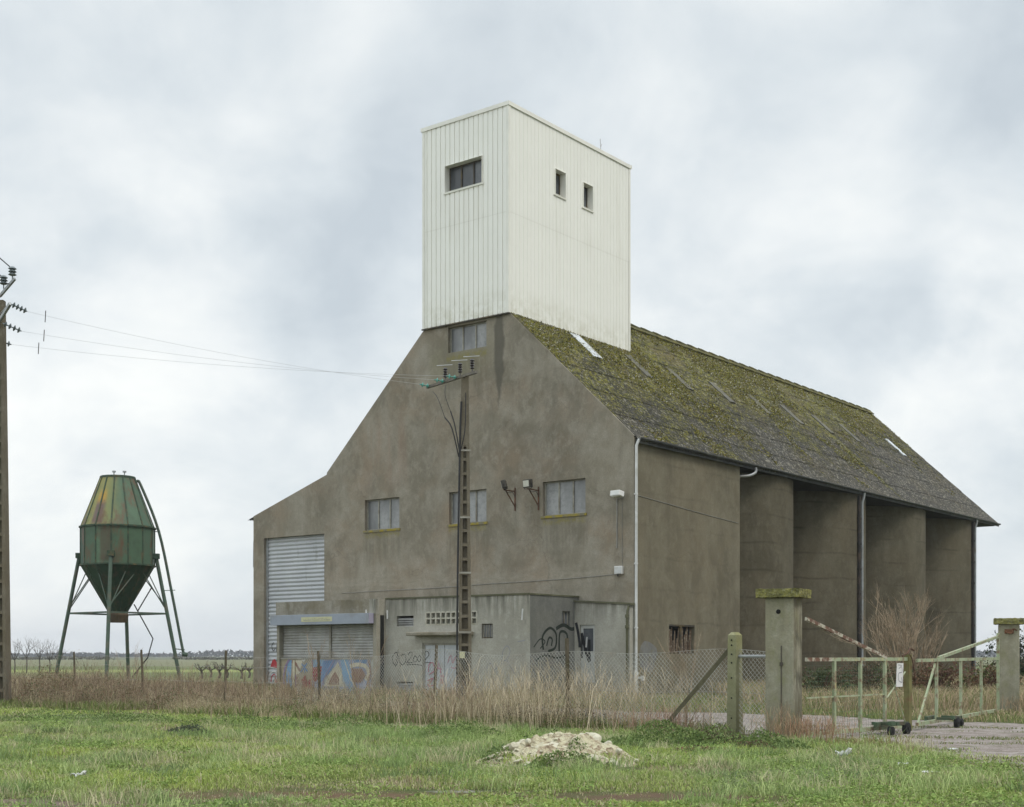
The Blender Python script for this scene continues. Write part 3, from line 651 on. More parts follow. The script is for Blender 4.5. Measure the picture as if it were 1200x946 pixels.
# boarded window on the side wall
mb = MB(); mb.box(-.27, -.25, 2.51, 4.48, 1.67, 2.80); fr = mb.build('boarded_window', M['void'], B)
mb = MB(); mb.box(-.10, -.02, 2.51, 4.48, 2.74, 2.80); mb.box(-.10, -.02, 3.42, 3.50, 1.68, 2.74); mb.build('window_frame', M['framedark'], fr)
mb = MB(); rr = random.Random(3)
for i in range(22):
    u = 2.55+i*.088+rr.uniform(-.02, .02); hgt_ = rr.uniform(.75, 1.1) if rr.random() < .8 else rr.uniform(.4, .7)
    mb.bar((-.14, u, 1.69), (-.13+rr.uniform(-.02, .03), u+rr.uniform(-.05, .05), 1.69+hgt_*.95), rr.uniform(.025, .05), .015, up=(1, 0, 0))
mb.build('slats', simple('brown_slats', (.20, .14, .095), .9, 0, .4, 8, (.40, .36, .28), .2, 9), fr)

# ---- shutters
def shutter(u0, u1, z0, z1, Pf, pitch, depth, mat, parent, name='roller_shutter'):
    mb = MB(); pr = profile(z0, z1, pitch, depth, [(0, 0), (.2, .55), (.45, 1), (.7, .8), (.9, .1)])
    for (a, da), (b, db) in zip(pr[:-1], pr[1:]): mb.quad(Pf(u0, a, -da), Pf(u1, a, -da), Pf(u1, b, -db), Pf(u0, b, -db))
    return mb.build(name, mat, parent, True)
rd = shutter(-20.5, -16.56, 0, 7.08, lambda u, z, d: (u, .24+d, z), .19, .05, M['shutter'], B, 'roller_door')
for a_, b_ in ((-20.55, -20.44), (-16.62, -16.51)): mb = MB(); mb.box(a_, b_, .15, .26, 0, 7.08); mb.build('guide_rail', M['galv'], rd)
Pd = lambda u, z: (u, .185, z)
polys([[(-20.3, 1.05), (-19.75, .98), (-19.8, 1.2), (-20.0, 1.42), (-20.15, 1.38)]], Pd, 'graffiti', P['brightred'], rd)
ribbons([curve([(-20.4, .3), (-20.35, .7), (-20.0, .85), (-19.75, .6), (-19.7, .2)]), curve([(-20.2, .25), (-20.1, .55), (-19.95, .25)]), [(-20.4, 1.05), (-19.65, .98)], curve([(-20.4, -.05), (-20.1, .12), (-19.75, -.02)])], .06, Pd, 'graffiti', P['white'], rd)
ribbons([curve([(-20.25, .35), (-20.2, .6), (-20.0, .7), (-19.9, .3)])], .05, Pd, 'graffiti', P['brightred'], rd)
ribbons([curve([(-20.05, 2.2), (-20.2, 2.05), (-20.1, 1.8), (-19.95, 1.95)]), curve([(-19.85, 2.2), (-19.7, 2.1), (-19.85, 1.9), (-19.7, 1.75)]), [(-19.85, 2.2), (-19.88, 1.75)]], .035, Pd, 'graffiti', P['black'], rd)

# ---- annex B (middle block)
BX0, BX1, BY, BZ = -9.78, -2.52, -3.12, 3.86
hb = [(-9.18, -8.28, 2.74, 3.16), (-9.18, -8.30, .15, .55), (-4.82, -4.28, 2.24, 2.79), (-7.81, -5.63, -.05, 2.08), (-7.63, -5.05, 2.79, 3.27)]
PB = lambda u, z, d: (u, BY+d, z)
mb = MB(); wall_face(mb, PB, lambda u: BZ, [BX0, BX1], hb, -.05, .2)
annex = mb.build('annex', M['annex'], B)
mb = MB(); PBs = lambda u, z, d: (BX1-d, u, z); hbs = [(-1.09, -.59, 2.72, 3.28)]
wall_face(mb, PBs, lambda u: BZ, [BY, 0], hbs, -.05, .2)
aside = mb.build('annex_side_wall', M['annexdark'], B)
mb = MB(); mb.box(BX0+.02, BX1-.02, BY+.05, -.02, BZ-.06, BZ-.01); mb.box(BX0, BX1+.03, BY-.03, BY+.1, BZ-.035, BZ+.035); mb.box(BX1-.1, BX1+.031, BY+.1, -.01, BZ-.03, BZ+.03)
mb.build('annex_roof', M['kerbmoss'], B)
def louvre(h, Pf, parent, mat):
    u0, u1, z0, z1 = h; mb = MB(); p = lambda u, z, d: Pf(u, z, d)
    n = max(3, int((z1-z0)/.075)); dz = (z1-z0)/n
    for i in range(n):
        z = z0+i*dz; mb.quad(p(u0, z, .03), p(u1, z, .03), p(u1, z+dz*.9, .11), p(u0, z+dz*.9, .11)); mb.quad(p(u0, z, .03), p(u1, z, .03), p(u1, z, .11), p(u0, z, .11))
    mb.quad(p(u0, z0, .13), p(u1, z0, .13), p(u1, z1, .13), p(u0, z1, .13))
    return mb.build('vent', mat, parent)
louvre((-9.18, -8.28, 2.74, 3.08), PB, annex, M['kshutter']); louvre((-9.18, -8.30, .15, .50), PB, annex, M['kshutter'])
w = window(hb[2], PB, .08, 1, annex and B, M['framedark'], M['glass'], sill=False, fw=.05)
mb = MB()
for i in range(4): mb.bar((-4.74+i*.125, BY+.04, 2.28), (-4.72+i*.125, BY+.04, 2.75), .025)
mb.build('bars', M['frame'], w)
w = window(hbs[0], PBs, .10, 2, B, M['frame'], M['glassdark'], sill=False, fw=.04)
# block grille: 2 rows of square openings
mb = MB(); u0, u1, z0, z1 = hb[4]; nc = 10; du = (u1-u0)/nc; dz = (z1-z0)/2
for i in range(nc+1): mb.box(u0+i*du-.03, u0+i*du+.03, BY-.012, BY+.10, z0, z1)
for j in range(3):
    for i in range(nc): mb.box(u0+i*du+.03, u0+(i+1)*du-.03, BY-.01, BY+.10, z0+j*dz-.03, z0+j*dz+.03)
gr = mb.build('block_grille', M['block'], annex)
mb = MB(); mb.box(u0, u1, BY+.12, BY+.14, z0, z1); mb.build('grille_recess', M['blockdark'], annex)
mb = MB(); mb.box(-8.2, -5.2, BY-.55, BY-.002, 2.36, 2.50)
mb.build('canopy', M['beam'], annex, bevel=.03)
mb = MB(); mb.box(-7.81, -7.73, BY+.04, BY+.14, 0, 2.08); mb.box(-5.71, -5.63, BY+.04, BY+.14, 0, 2.08); mb.box(-7.73, -5.71, BY+.04, BY+.14, 2.0, 2.08)
door = mb.build('metal_door', M['frame'], annex and B)
for a, b in ((-7.72, -6.74), (-6.71, -5.72)):
    mb = MB(); mb.box(a, b, BY+.07, BY+.11, .02, 1.99)
    for q in (.24, .5, .76): x = a+(b-a)*q; mb.box(x-.012, x+.012, BY+.058, BY+.069, .10, 1.90)
    mb.box(a+.05, b-.05, BY+.055, BY+.069, 1.28, 1.34)
    mb.build('door_leaf', M['metaldoor'], door)
PBf = lambda u, z: (u, BY-.004, z)
PBd = lambda u, z: (u, BY+.050, z)
ribbons([curve([(-9.35, 1.25), (-9.42, 1.5), (-9.2, 1.72), (-9.1, 1.45), (-9.2, 1.2), (-9.38, 1.3)]), [(-9.25, 1.15), (-9.1, 1.85), (-8.98, 1.15)], curve([(-8.95, 1.6), (-8.75, 1.62), (-8.68, 1.4), (-8.85, 1.22), (-9.0, 1.3)]),
         curve([(-8.58, 1.62), (-8.42, 1.74), (-8.35, 1.6), (-8.58, 1.36), (-8.62, 1.3), (-8.3, 1.32)]),
         curve([(-8.2, 1.58), (-8.3, 1.42), (-8.18, 1.33), (-8.08, 1.48), (-8.2, 1.58)]), curve([(-7.98, 1.6), (-8.08, 1.45), (-7.96, 1.35), (-7.88, 1.5), (-7.98, 1.6)]),
         curve([(-7.82+.0, 1.66), (-7.66-.16, 1.72)]), curve([(-8.62, 1.22), (-8.2, 1.24), (-7.84, 1.2)])], .03, PBf, 'graffiti', P['black'], annex)
ribbons([curve([(-7.78, 1.68), (-7.62, 1.76), (-7.52, 1.62), (-7.76, 1.36), (-7.42, 1.32)])], .03, PBd, 'graffiti', P['black'], door)
ribbons([curve([(-7.55, .95), (-7.5, 1.25), (-7.3, 1.3), (-7.25, 1.0), (-7.5, .85)]), curve([(-7.6, .6), (-7.3, .7), (-7.55, .4), (-7.2, .45)]), [(-7.15, .85), (-7.0, 1.35), (-6.9, .9)], [(-7.05, 1.1), (-6.85, 1.05)],
         [(-6.9, .5), (-6.88, .85)], [(-6.8, .5), (-6.78, .85)], curve([(-7.4, .25), (-7.1, .3), (-7.0, .18)])], .04, PBd, 'graffiti', P['pink'], door)
ribbons([curve([(-6.55, 1.3), (-6.4, 1.6), (-6.3, 1.3), (-6.15, 1.55), (-6.1, 1.25)]), curve([(-6.4, 1.15), (-6.2, 1.1), (-6.05, 1.2)])], .03, PBd, 'graffiti', P['pink'], door)
ribbons([curve([(-3.85, 1.1), (-3.8, 1.7), (-3.6, 1.95), (-3.45, 1.75), (-3.6, 1.45), (-3.75, 1.4)]), curve([(-3.6, 1.4), (-3.45, 1.2), (-3.3, 1.0), (-3.25, .9)]), [(-3.1, 2.1), (-2.75, 2.15)], curve([(-4.6, 1.1), (-4.4, 1.3), (-4.2, 1.05), (-4.0, 1.25)])], .03, PBf, 'graffiti', P['grey'], annex)
ribbons([[(-2.90, 2.9), (-2.86, 3.32)]], .07, PBf, 'graffiti', P['white'], annex)
PSf = lambda u, z: (BX1+.004, u, z)
ribbons([(curve([(-2.9, 1.9), (-2.5, 2.2), (-2.2, 2.1), (-2.5, 1.85)]), .05), (curve([(-2.3, 1.8), (-2.35, 2.3), (-1.9, 2.62), (-1.5, 2.4), (-1.55, 1.9), (-2.0, 1.75)]), .10), (curve([(-2.1, 1.95), (-1.95, 2.25), (-1.75, 2.2), (-1.8, 1.95)]), .08),
         (curve([(-1.5, 2.6), (-1.0, 2.75), (-.5, 2.6), (-.1, 2.7)]), .14), (curve([(-1.3, 1.7), (-1.25, 2.45), (-.8, 2.4), (-.75, 1.8)]), .10), (curve([(-2.8, 1.4), (-2.2, 1.6), (-1.4, 1.5), (-.6, 1.7)]), .06)], .1, PSf, 'graffiti', P['green'], aside)
# ---- right lean-to C
CXa, CXb, CY = -2.52, 0.0, -.30
mb = MB(); PC = lambda u, z, d: (u, CY+d, z); hc = [(-2.26, -1.58, .55, 2.76)]
wall_face(mb, PC, lin([(CXa, 3.66), (CXb, 3.50)]), [CXa+.005, CXb], hc, -.05, .15)
mb.quad((0, CY, -.05), (0, -.002, -.05), (0, -.002, 3.5), (0, CY, 3.5))
lean = mb.build('lean_to_wall', M['annex'], B)
mb = MB(); mb.obox((-1.24, CY+.11, 3.60), (1.32, 0, -.082), (0, .17, 0), (0, 0, .035)); mb.build('coping', M['kerbmoss'], lean)
mb = MB(); mb.box(-2.25, -1.59, CY+.06, CY+.10, .56, 1.75); mb.box(-2.25, -2.15, CY+.055, CY+.10, 1.75, 2.75); mb.box(-1.68, -1.59, CY+.055, CY+.10, 1.75, 2.75); mb.box(-2.15, -1.68, CY+.055, CY+.10, 2.62, 2.75)
cd_ = mb.build('door', M['whitedoor'], B); mb = MB(); mb.box(-2.15, -1.68, CY+.09, CY+.10, 1.75, 2.62); mb.build('pane', M['glassdark'], cd_)
PCf = lambda u, z: (u, CY+.045, z); PCw = lambda u, z: (u, CY-.004, z)
ribbons([(curve([(-2.44, 2.85), (-2.35, 2.5), (-2.28, 2.1), (-2.27, 1.9)]), .12)], .1, PCw, 'graffiti', P['black'], lean)
ribbons([([(-2.22, 2.45), (-2.0, 1.7), (-1.85, 1.35)], .13), ([(-1.85, 1.38), (-1.86, 2.2)], .12), ([(-2.2, 1.5), (-2.2, 2.3)], .07)], .1, PCf, 'graffiti', P['black'], cd_)
ribbons([([(-2.0, 1.9), (-1.96, 2.3)], .07)], .1, lambda u, z: (u, CY+.04, z), 'graffiti', P['white'], cd_)
polys([[(.35+.62*(1+math.cos(a))*(1+.08*math.sin(3*a)), 1.55+.62*math.sin(a)*(1+.1*math.cos(2*a+1))) for a in np.linspace(0, 2*math.pi, 22, endpoint=False)]], lambda u, z: (.004, u, z), 'paint_patch', simple('grey_overpaint', (.20, .20, .19), .9, 0, .3, 3, (.15, .14, .10), .3, 3), B)
mb = MB(); mb.tube([(-.08, CY-.06, 0), (-.08, CY-.06, 3.0), (-.05, CY-.08, 3.25), (-.02, CY-.02, 3.45)], .045, 8)
for z in (3.0, 2.6): mb.cyl(-.08, CY-.06, z, z+.12, .075, 8)
mb.build('drain_pipe', M['kerbmoss'], B, True)

# ---- kiosk A
AX0, AX1, AY, AZ = -15.6, -9.78, -3.66, 3.84
mb = MB(); ha = [(-15.44, -9.96, -.05, 2.86)]
PA = lambda u, z, d: (u, AY+d, z)
wall_face(mb, PA, lambda u: 3.26, [AX0, AX1], ha, -.05, .28)
mb.quad((AX1, AY, -.05), (AX1, -.01, -.05), (AX1, -.01, AZ), (AX1, AY, AZ)); mb.quad((AX0, AY, -.05), (AX0, -.01, -.05), (AX0, -.01, AZ), (AX0, AY, AZ))
mb.quad((AX0, AY, AZ-.04), (AX1, AY, AZ-.04), (AX1, -.01, AZ-.04), (AX0, -.01, AZ-.04))
kiosk = mb.build('kiosk', mat_render('kiosk_render', (.33, .31, .25), (.24, .225, .175), (.41, .39, .33), (.26, .22, .15), streak=.6), B)
mb = MB(); mb.box(AX0-.02, AX1-.35, AY-.03, AY+.15, 3.26, AZ); mb.build('stained_lintel', M['beam'], kiosk)
mb = MB(); mb.box(AX1-.35, AX1+.012, AY-.035, AY+.15, 3.255, AZ+.005); mb.build('lintel_end', M['annex'], kiosk)
mb = MB(); mb.box(-15.66, -9.9, AY-.32, AY-.032, 2.86, 3.28); fas = mb.build('fascia_box', M['signbox'], kiosk, bevel=.01)
mb = MB(); mb.box(-9.899, -9.893, AY-.31, AY-.04, 2.87, 3.27); mb.build('fascia_end', M['signend'], fas)
mb = MB(); mb.box(-13.75, -11.95, AY-.328, AY-.321, 2.98, 3.17); pl = mb.build('name_plate', M['plate'], fas)
pt = lambda u, z: (u, AY-.333, z); st = [[(-13.62, 3.035), (-12.05, 3.035)]]; x = -13.6; rr = random.Random(5)   # lettering worn to pale marks
while x < -12.1:
    w_ = rr.uniform(.05, .09); st += [[(x, 3.075), (x+w_+.05, 3.075)]] if 0 else []; st += [[(x, 3.035), (x, 3.11)], [(x, 3.11 if rr.random() < .5 else 3.04), (x+w_, 3.11 if rr.random() < .5 else 3.05)]]; x += w_+.05
ribbons(st, .012, pt, 'lettering', simple('worn_lettering', (.34, .36, .38), .7), pl)
for a, b in ((-15.40, -12.60), (-12.50, -9.98)): shutter(a, b, 1.49, 2.86, lambda u, z, d: (u, AY+.22+d, z), .115, .03, M['kshutter'], kiosk)
mb = MB(); mb.box(-12.60, -12.50, AY+.14, AY+.24, 1.49, 2.86); mb.box(-15.44, -9.96, AY+.06, AY+.24, 1.43, 1.49); mb.build('shutter_guide', M['frame'], kiosk)
mb = MB(); mb.box(-15.44, -9.96, AY+.10, AY+.16, -.05, 1.43); gp = mb.build('painted_panel', simple('pale_panel', (.42, .42, .38), .8, 0, .2, 2, (.30, .31, .27)), kiosk)
def G(p, lay): # panel sketch coordinates -> wall
    return [(-15.46+(a-205)/855*5.66, 1.43-(b-240)/360*1.46) for a, b in p]
def GPf(lay): return lambda u, z: (u, AY+.10-.004*lay, min(z, 1.425))
polys([G([(205, 240), (330, 240), (330, 600), (205, 600)], 1), G([(330, 240), (500, 240), (505, 600), (330, 600)], 1)], GPf(1), 'graffiti', P['tan'], gp)
polys([G([(500, 235), (1000, 235), (1000, 320), (500, 330)], 1), G([(500, 470), (600, 430), (610, 600), (510, 600)], 1), G([(820, 300), (1000, 300), (1010, 600), (820, 600)], 1), G([(600, 515), (820, 515), (820, 600), (600, 600)], 1)], GPf(1.1), 'graffiti', P['lav'], gp)
polys([G([(270, 262), (308, 245), (302, 400), (312, 600), (262, 600), (255, 430)], 2), G([(745, 235), (810, 235), (850, 480), (830, 570), (770, 450)], 2), G([(495, 238), (600, 238), (580, 312), (500, 322)], 2)], GPf(2), 'graffiti', P['sky'], gp)
polys([G([(590, 260), (705, 245), (668, 350), (600, 440), (572, 480), (578, 350)], 3), G([(850, 240), (980, 240), (960, 280), (860, 275)], 3)], GPf(3), 'graffiti', P['blue'], gp)
polys([G([(498, 325), (582, 310), (572, 400), (530, 470), (505, 455)], 3), G([(400, 460), (430, 400), (455, 470), (480, 440), (490, 520), (450, 560), (410, 540)], 3)], GPf(3.4), 'graffiti', P['red'], gp)
polys([G([(725, 262), (760, 400), (755, 512), (598, 512), (640, 420)], 4), G([(345, 250), (410, 250), (385, 380), (352, 400)], 4)], GPf(4), 'graffiti', P['cream'], gp)
polys([G([(700, 360), (735, 430), (735, 495), (640, 495), (660, 430)], 5), G([(850, 330), (930, 330), (960, 400), (920, 470), (860, 470)], 5)], GPf(5), 'graffiti', P['brown'], gp)
ribbons([(G(curve([(290, 238), (248, 330), (236, 440), (250, 600)]), 5), .10), (G([(345, 400), (350, 560)], 5), .06), (G([(690, 250), (600, 440), (585, 560)], 5), .05), (G([(495, 240), (505, 560), (540, 600)], 5), .05)], .1, GPf(5.4), 'graffiti', P['violet'], gp)
ribbons([(G(curve([(310, 262), (350, 290), (385, 365)]), 5), .12), (G([(355, 420), (378, 540), (398, 440), (425, 540), (440, 430), (462, 530)], 5), .09), (G(curve([(985, 245), (1000, 330), (990, 420), (960, 560)]), 5), .10), (G([(845, 310), (855, 450), (900, 560)], 5), .08)], .1, GPf(5.8), 'graffiti', P['brown'], gp)
ribbons([(G([(400, 285), (455, 365)], 6), .06), (G([(452, 282), (392, 372)], 6), .06), (G([(425, 290), (430, 380)], 6), .04)], .1, GPf(6.2), 'graffiti', P['blue'], gp)
ribbons([(G(curve([(830, 310), (890, 290), (965, 310), (985, 380), (960, 440)]), 6), .16), (G([(780, 240), (830, 420), (880, 530), (905, 600)], 6), .05), (G([(715, 300), (755, 460), (800, 560)], 6), .07), (G([(330, 250), (328, 560)], 6), .12)], .1, GPf(6.6), 'graffiti', P['cream'], gp)
ribbons([(G([(405, 237), (420, 260), (432, 237)], 6), .06)], .06, GPf(6.8), 'graffiti', P['white'], gp)
mb = MB(); mb.box(AX1+.003, AX1+.02, AY+.22, AY+.42, .3, 3.2); mb.build('dark_slot', M['void'], kiosk)
mb = MB(); mb.tube([(AX1+.12, BY-.03, 3.05), (AX1+.12, BY-.04, 3.4)], .03, 8); mb.build('pipe_stub', M['white'], annex)
mb = MB(); mb.tube([(-10.2, AY-.15, 3.28), (-10.2, AY-.15, 3.42)], .02, 6); mb.build('pipe_stub', M['white'], fas)
# copper-thin wall cable running along the gable
mb = MB(); mb.tube(curve([(-15.4, -.015, 4.36), (-12.6, -.015, 4.40), (-10, -.015, 4.42), (-7, -.015, 4.5), (-3.5, -.015, 4.56), (-.75, -.015, 4.66)], 6), .014, 5)
mb.tube([(-.52, -.012, 4.9), (-.52, -.012, 7.5)], .010, 5); mb.tube([(-.75, -.02, 5.65), (-.75, -.02, 7.5)], .028, 6)
mb.tube(curve([(.012, .05, 7.62), (.012, 2.5, 7.48), (.012, 5, 7.33), (.012, 8.1, 7.18)], 4), .012, 5)
mb.build('wall_cable', simple('pale_cable', (.30, .29, .26), .7), B)
mb = MB(); mb.tube([(-21.33, .1, 7.0), (-21.36, .1, 5.8), (-21.29, .1, 5.7)], .045, 8); mb.build('pipe_stub', M['galv'], B, True)

def local(x, y, z=0): v = Matrix.Rotation(R(-37.92), 3, 'Z') @ Vector((x, y, z)); return (v.x+4.569, v.y+50, v.z)
# ---- fittings hung on the building: things of their own
def junction():
    o = empty('junction_box', local(-.63, 0, 4.66), R(-37.92), 'small white junction box on the gable wall, where the wall cable ends', 'junction box')
    mb = MB(); mb.box(-.17, .17, -.14, -.003, 0, .30); mb.build('housing', M['white'], o, bevel=.015)
    mb = MB(); mb.box(-.15, .15, -.150, -.141, .02, .28); mb.build('cover', M['whitepipe'], o)
    mb = MB(); mb.cyl(-.05, -.07, -.09, -.001, .025, 8); mb.build('cable_gland', M['cable'], o)
junction()
o = empty('wall_lamp', local(-.58, 0, 7.5), R(-37.92), 'white box-shaped outdoor lamp high on the gable beside the downpipe', 'wall lamp')
mb = MB(); mb.obox((.02, -.30, .16), (.24, -.05, .0), (.03, .13, -.03), (0, .02, .10)); mb.build('lamp_housing', M['white'], o, bevel=.02)
mb = MB(); mb.bar((.0, -.003, .12), (.0, -.2, .14), .05); mb.box(-.08, .08, -.03, -.003, .02, .2); mb.build('bracket', M['galv'], o)
mb = MB(); mb.obox((.02, -.31, .045), (.20, -.04, 0), (.02, .10, -.02), (0, .002, .01)); mb.build('lens', M['lampglass'], o)
def floodlight(x, z, aim, label, name='floodlight'):
    o = empty(name, local(x, 0, z), R(-37.92), label, 'floodlight', 'floodlights on the gable wall')
    mb = MB(); mb.bar((0, -.025, -.62), (0, -.025, .30), .045); mb.bar((0, -.03, -.45), (0, -.62, .12), .035); mb.bar((0, -.01, .15), (0, -.75, .15), .045)
    mb.build('bracket', M['rust'], o)
    c = Vector((0, -.72, .36)); d = Vector(aim).normalized(); sx = d.cross(Vector((0, 0, 1))).normalized(); up = sx.cross(d)
    mb = MB(); mb.obox(c, sx*.21, d*.09, up*.16); mb.build('lamp_housing', M['silverlamp'], o, bevel=.02)
    mb = MB(); mb.obox(c+d*.094, sx*.17, d*.004, up*.12); mb.build('lens', M['lampglass'], o)
    mb = MB(); mb.bar(c-up*.2-sx*.23, c-sx*.23+up*.02, .02); mb.bar(c-up*.2+sx*.23, c+sx*.23+up*.02, .02); mb.bar(c-up*.2-sx*.23, c-up*.2+sx*.23, .02); mb.build('yoke', M['darkpipe'], o)
    mb = MB(); mb.tube(curve([(0, -.7, .16), (.05, -.5, .05), (0, -.2, .1), (.02, -.02, -.1)], 4), .01, 5); mb.build('lamp_cable', M['cable'], o)
floodlight(-5.62, 8.0, (-.9, -.5, -.25), 'left floodlight on its rusty bracket, turned away to the left')
floodlight(-4.45, 7.95, (-.25, -1, -.1), 'right floodlight on its rusty bracket, facing out beside the three-pane window')

# ================================================================== FEED SILO (green hopper on four legs)
S = empty('hopper_silo', (-21.25, 72, 0), R(6.4), 'dark green faceted steel hopper silo on four splayed legs in the field', 'feed silo')
def mat_silo(name, upper):
    n = NT(name); co = n.sepx(); at = n.math('ARCTAN2', co[0], n.math('MULTIPLY', co[1], -1.0))
    pan = n.math('FLOOR', n.math('MULTIPLY', n.math('ADD', at, 3.1416), 14/6.2832)); 
    wn_ = n.t.nodes.new('ShaderNodeTexWhiteNoise'); wn_.noise_dimensions = '1D'; n.t.links.new(pan, wn_.inputs['W'])
    c = n.mix(wn_.outputs['Value'], (.032, .075, .046), (.10, .165, .10))
    c = n.mix(n.ramp(n.noise(2.2, 6, .65), [(.45, 0), (.7, .55)]), c, (.05, .075, .045))
    if upper:
        left = n.math('SUBTRACT', .45, n.math('MULTIPLY', at, 1.2), True)
        yl = n.math('MULTIPLY', left, n.ramp(n.noise(1.1, 5, .65, n.map((1, 1, .5))), [(.30, .1), (.50, 1)]))
        c = n.mix(n.math('MULTIPLY', yl, .9), c, (.26, .24, .075))
        rp_ = box_mask(n, [n.math('ADD', at, 0.0), co[2]], 0, -.72, -.22, .12); rz_ = box_mask(n, co, 2, 8.4, 10.0, .3)
        c = n.mix(n.math('MULTIPLY', n.math('MULTIPLY', rp_, rz_), .9), c, (.13, .085, .085))
        rz2 = box_mask(n, co, 2, 9.55, 10.5, .35)
        c = n.mix(n.math('MULTIPLY', n.math('MULTIPLY', rp_, rz2), .8), c, (.42, .25, .04))
    rs = n.math('MULTIPLY', n.ramp(n.noise(1.5, 6, .7, n.map((1, 1, .35), (5, 0, 2))), [(.50, 0), (.64, .9)]), 1.0)
    c = n.mix(rs, c, (.12, .07, .04))
    ms = box_mask(n, [at], 0, -.35, .05, .06); mz = box_mask(n, co, 2, 6.5, 8.45, .15)
    c = n.mix(n.math('MULTIPLY', n.math('MULTIPLY', ms, mz), .65), c, (.085, .055, .035))
    return n.done(c, .55, .1, .35)
msu, msl = mat_silo('green_cone_panels', True), mat_silo('green_body_panels', False)
def ring(z, r, n=14, ph=0): return [(r*math.cos(2*math.pi*(k+.5)/n+ph), r*math.sin(2*math.pi*(k+.5)/n+ph), z) for k in range(n)]
def frustum(za, ra, zb, rb, name, mat, seams=True):
    mb = MB(); a, b = ring(za, ra), ring(zb, rb)
    mb.add(a+b, [(k, (k+1) % 14, (k+1) % 14+14, k+14) for k in range(14)])
    o = mb.build(name, mat, S); mb = MB()
    for k in range(14): mb.bar(Vector(a[k])*1.0, Vector(b[k])*1.0, .07, .05)
    mb.build('seam', M['seam'], o); return o
M['seam'] = simple('green_seam', (.055, .09, .06), .7, 0, .4, 5, (.12, .10, .05), .2, 3)
M['leggreen'] = simple('green_leg_paint', (.085, .125, .095), .6, 0, .3, 3, (.13, .12, .09), .2, 2)
frustum(8.45, 1.93, 11.12, .92, 'roof_cone', msu); body = frustum(6.42, 1.92, 8.47, 1.92, 'drum', msl); frustum(3.95, .50, 6.42, 1.91, 'hopper', simple('dark_hopper_green', (.035, .070, .045), .55, 0, .35, 2, (.09, .07, .05), .3, 2))
mb = MB(); mb.add(ring(11.12, .95)+ring(11.22, .93)+[(0, 0, 11.3)], [(k, (k+1) % 14, (k+1) % 14+14, k+14) for k in range(14)]+[(k+14, (k+1) % 14+14, 28) for k in range(14)])
lid = mb.build('lid', M['seam'], S)
mb = MB()
for x in (-.15, .40): mb.cyl(x, -.3, 11.2, 11.5, .03, 6); mb.cyl(x, -.3, 11.42, 11.5, .10, 8)
mb.build('vent_cap', M['galv'], lid)
for z, r in ((8.46, 1.98), (6.42, 1.96)):
    mb = MB(); q = ring(z, r)
    for k in range(14): mb.bar(q[k], q[(k+1) % 14], .07, .09)
    mb.build('band', M['seam'], S)
mb = MB(); mb.tube([(0, 0, 3.95), (0, 0, 3.78), (0, 0, 3.36)], [.44, .58, .47], 9); mb.build('outlet', simple('rusty_outlet', (.12, .085, .05), .8, .1, .5, 4, (.09, .07, .05)), S)
legs = []
for k in range(4):
    a = math.pi/2*k; t = Vector((2.02*math.cos(a), 2.02*math.sin(a), 6.9)); b = Vector((3.3*math.cos(a), 3.3*math.sin(a), .2)); legs.append((t, b))
    mb = MB(); mb.tube([t, b], .10, 10); l = mb.build('leg', M['leggreen'], S, True)
    mb = MB(); mb.obox(b+Vector((0, 0, -.12)), (.32, 0, 0), (0, .32, 0), (0, 0, .17)); mb.build('footing', M['annex'], l)
    mb = MB(); mb.obox(t+Vector((0, 0, .05)), (.17, 0, 0), (0, .17, 0), (0, 0, .14)); mb.build('collar', M['seam'], l)
def lp(k, z): t, b = legs[k % 4]; f = (t.z-z)/(t.z-b.z); return t+(b-t)*f
mb = MB()
for k in range(4): mb.bar(lp(k, 3.85), lp(k+1, 3.85), .07, .09)
mb.build('ring_brace', M['leggreen'], S); mb = MB()
for k in range(4):
    mb.tube([lp(k, 4.0), (lp(k+1, 6.3)*.35+lp(k, 6.3)*.65)], .03, 5); mb.tube([lp(k, 4.2), (lp(k+1, 6.3)*.6+lp(k, 6.3)*.4)], .03, 5); mb.tube([lp(k+1, 4.0), (lp(k, 6.3)*.4+lp(k+1, 6.3)*.6)], .03, 5)
mb.build('cross_brace', M['leggreen'], S)
mb = MB(); mb.tube(curve([(.85, .15, 10.85), (.98, .2, 11.02), (1.2, .2, 10.75), (2.12, .3, 8.3), (2.80, .4, 4.95), (3.36, .5, 1.9), (3.45, .5, 1.7)], 5), .075, 8)
mb.tube([(3.35, .5, 1.68), (3.62, .5, 1.62)], .12, 8); fpz = mb.build('filling_pipe', M['leggreen'], S, True)
mb = MB(); mb.bar((1.9, .1, 8.3), (2.15, .35, 8.3), .04); mb.bar((2.4, 0, 5.1), (2.95, .5, 5.15), .04); mb.bar((2.95, 0, 1.95), (3.45, .55, 1.9), .05); mb.build('pipe_clamp', M['leggreen'], fpz)
mb = MB(); mb.tube([(.8, .3, 4.36), (1.8, .3, 2.5), (1.5, .4, 1.46), (.6, .9, .4)], .035, 5); mb.tube([(1.0, .3, 4.0), (1.75, .3, 5.3)], .035, 5); mb.build('loose_rod', M['darkpipe'], S)

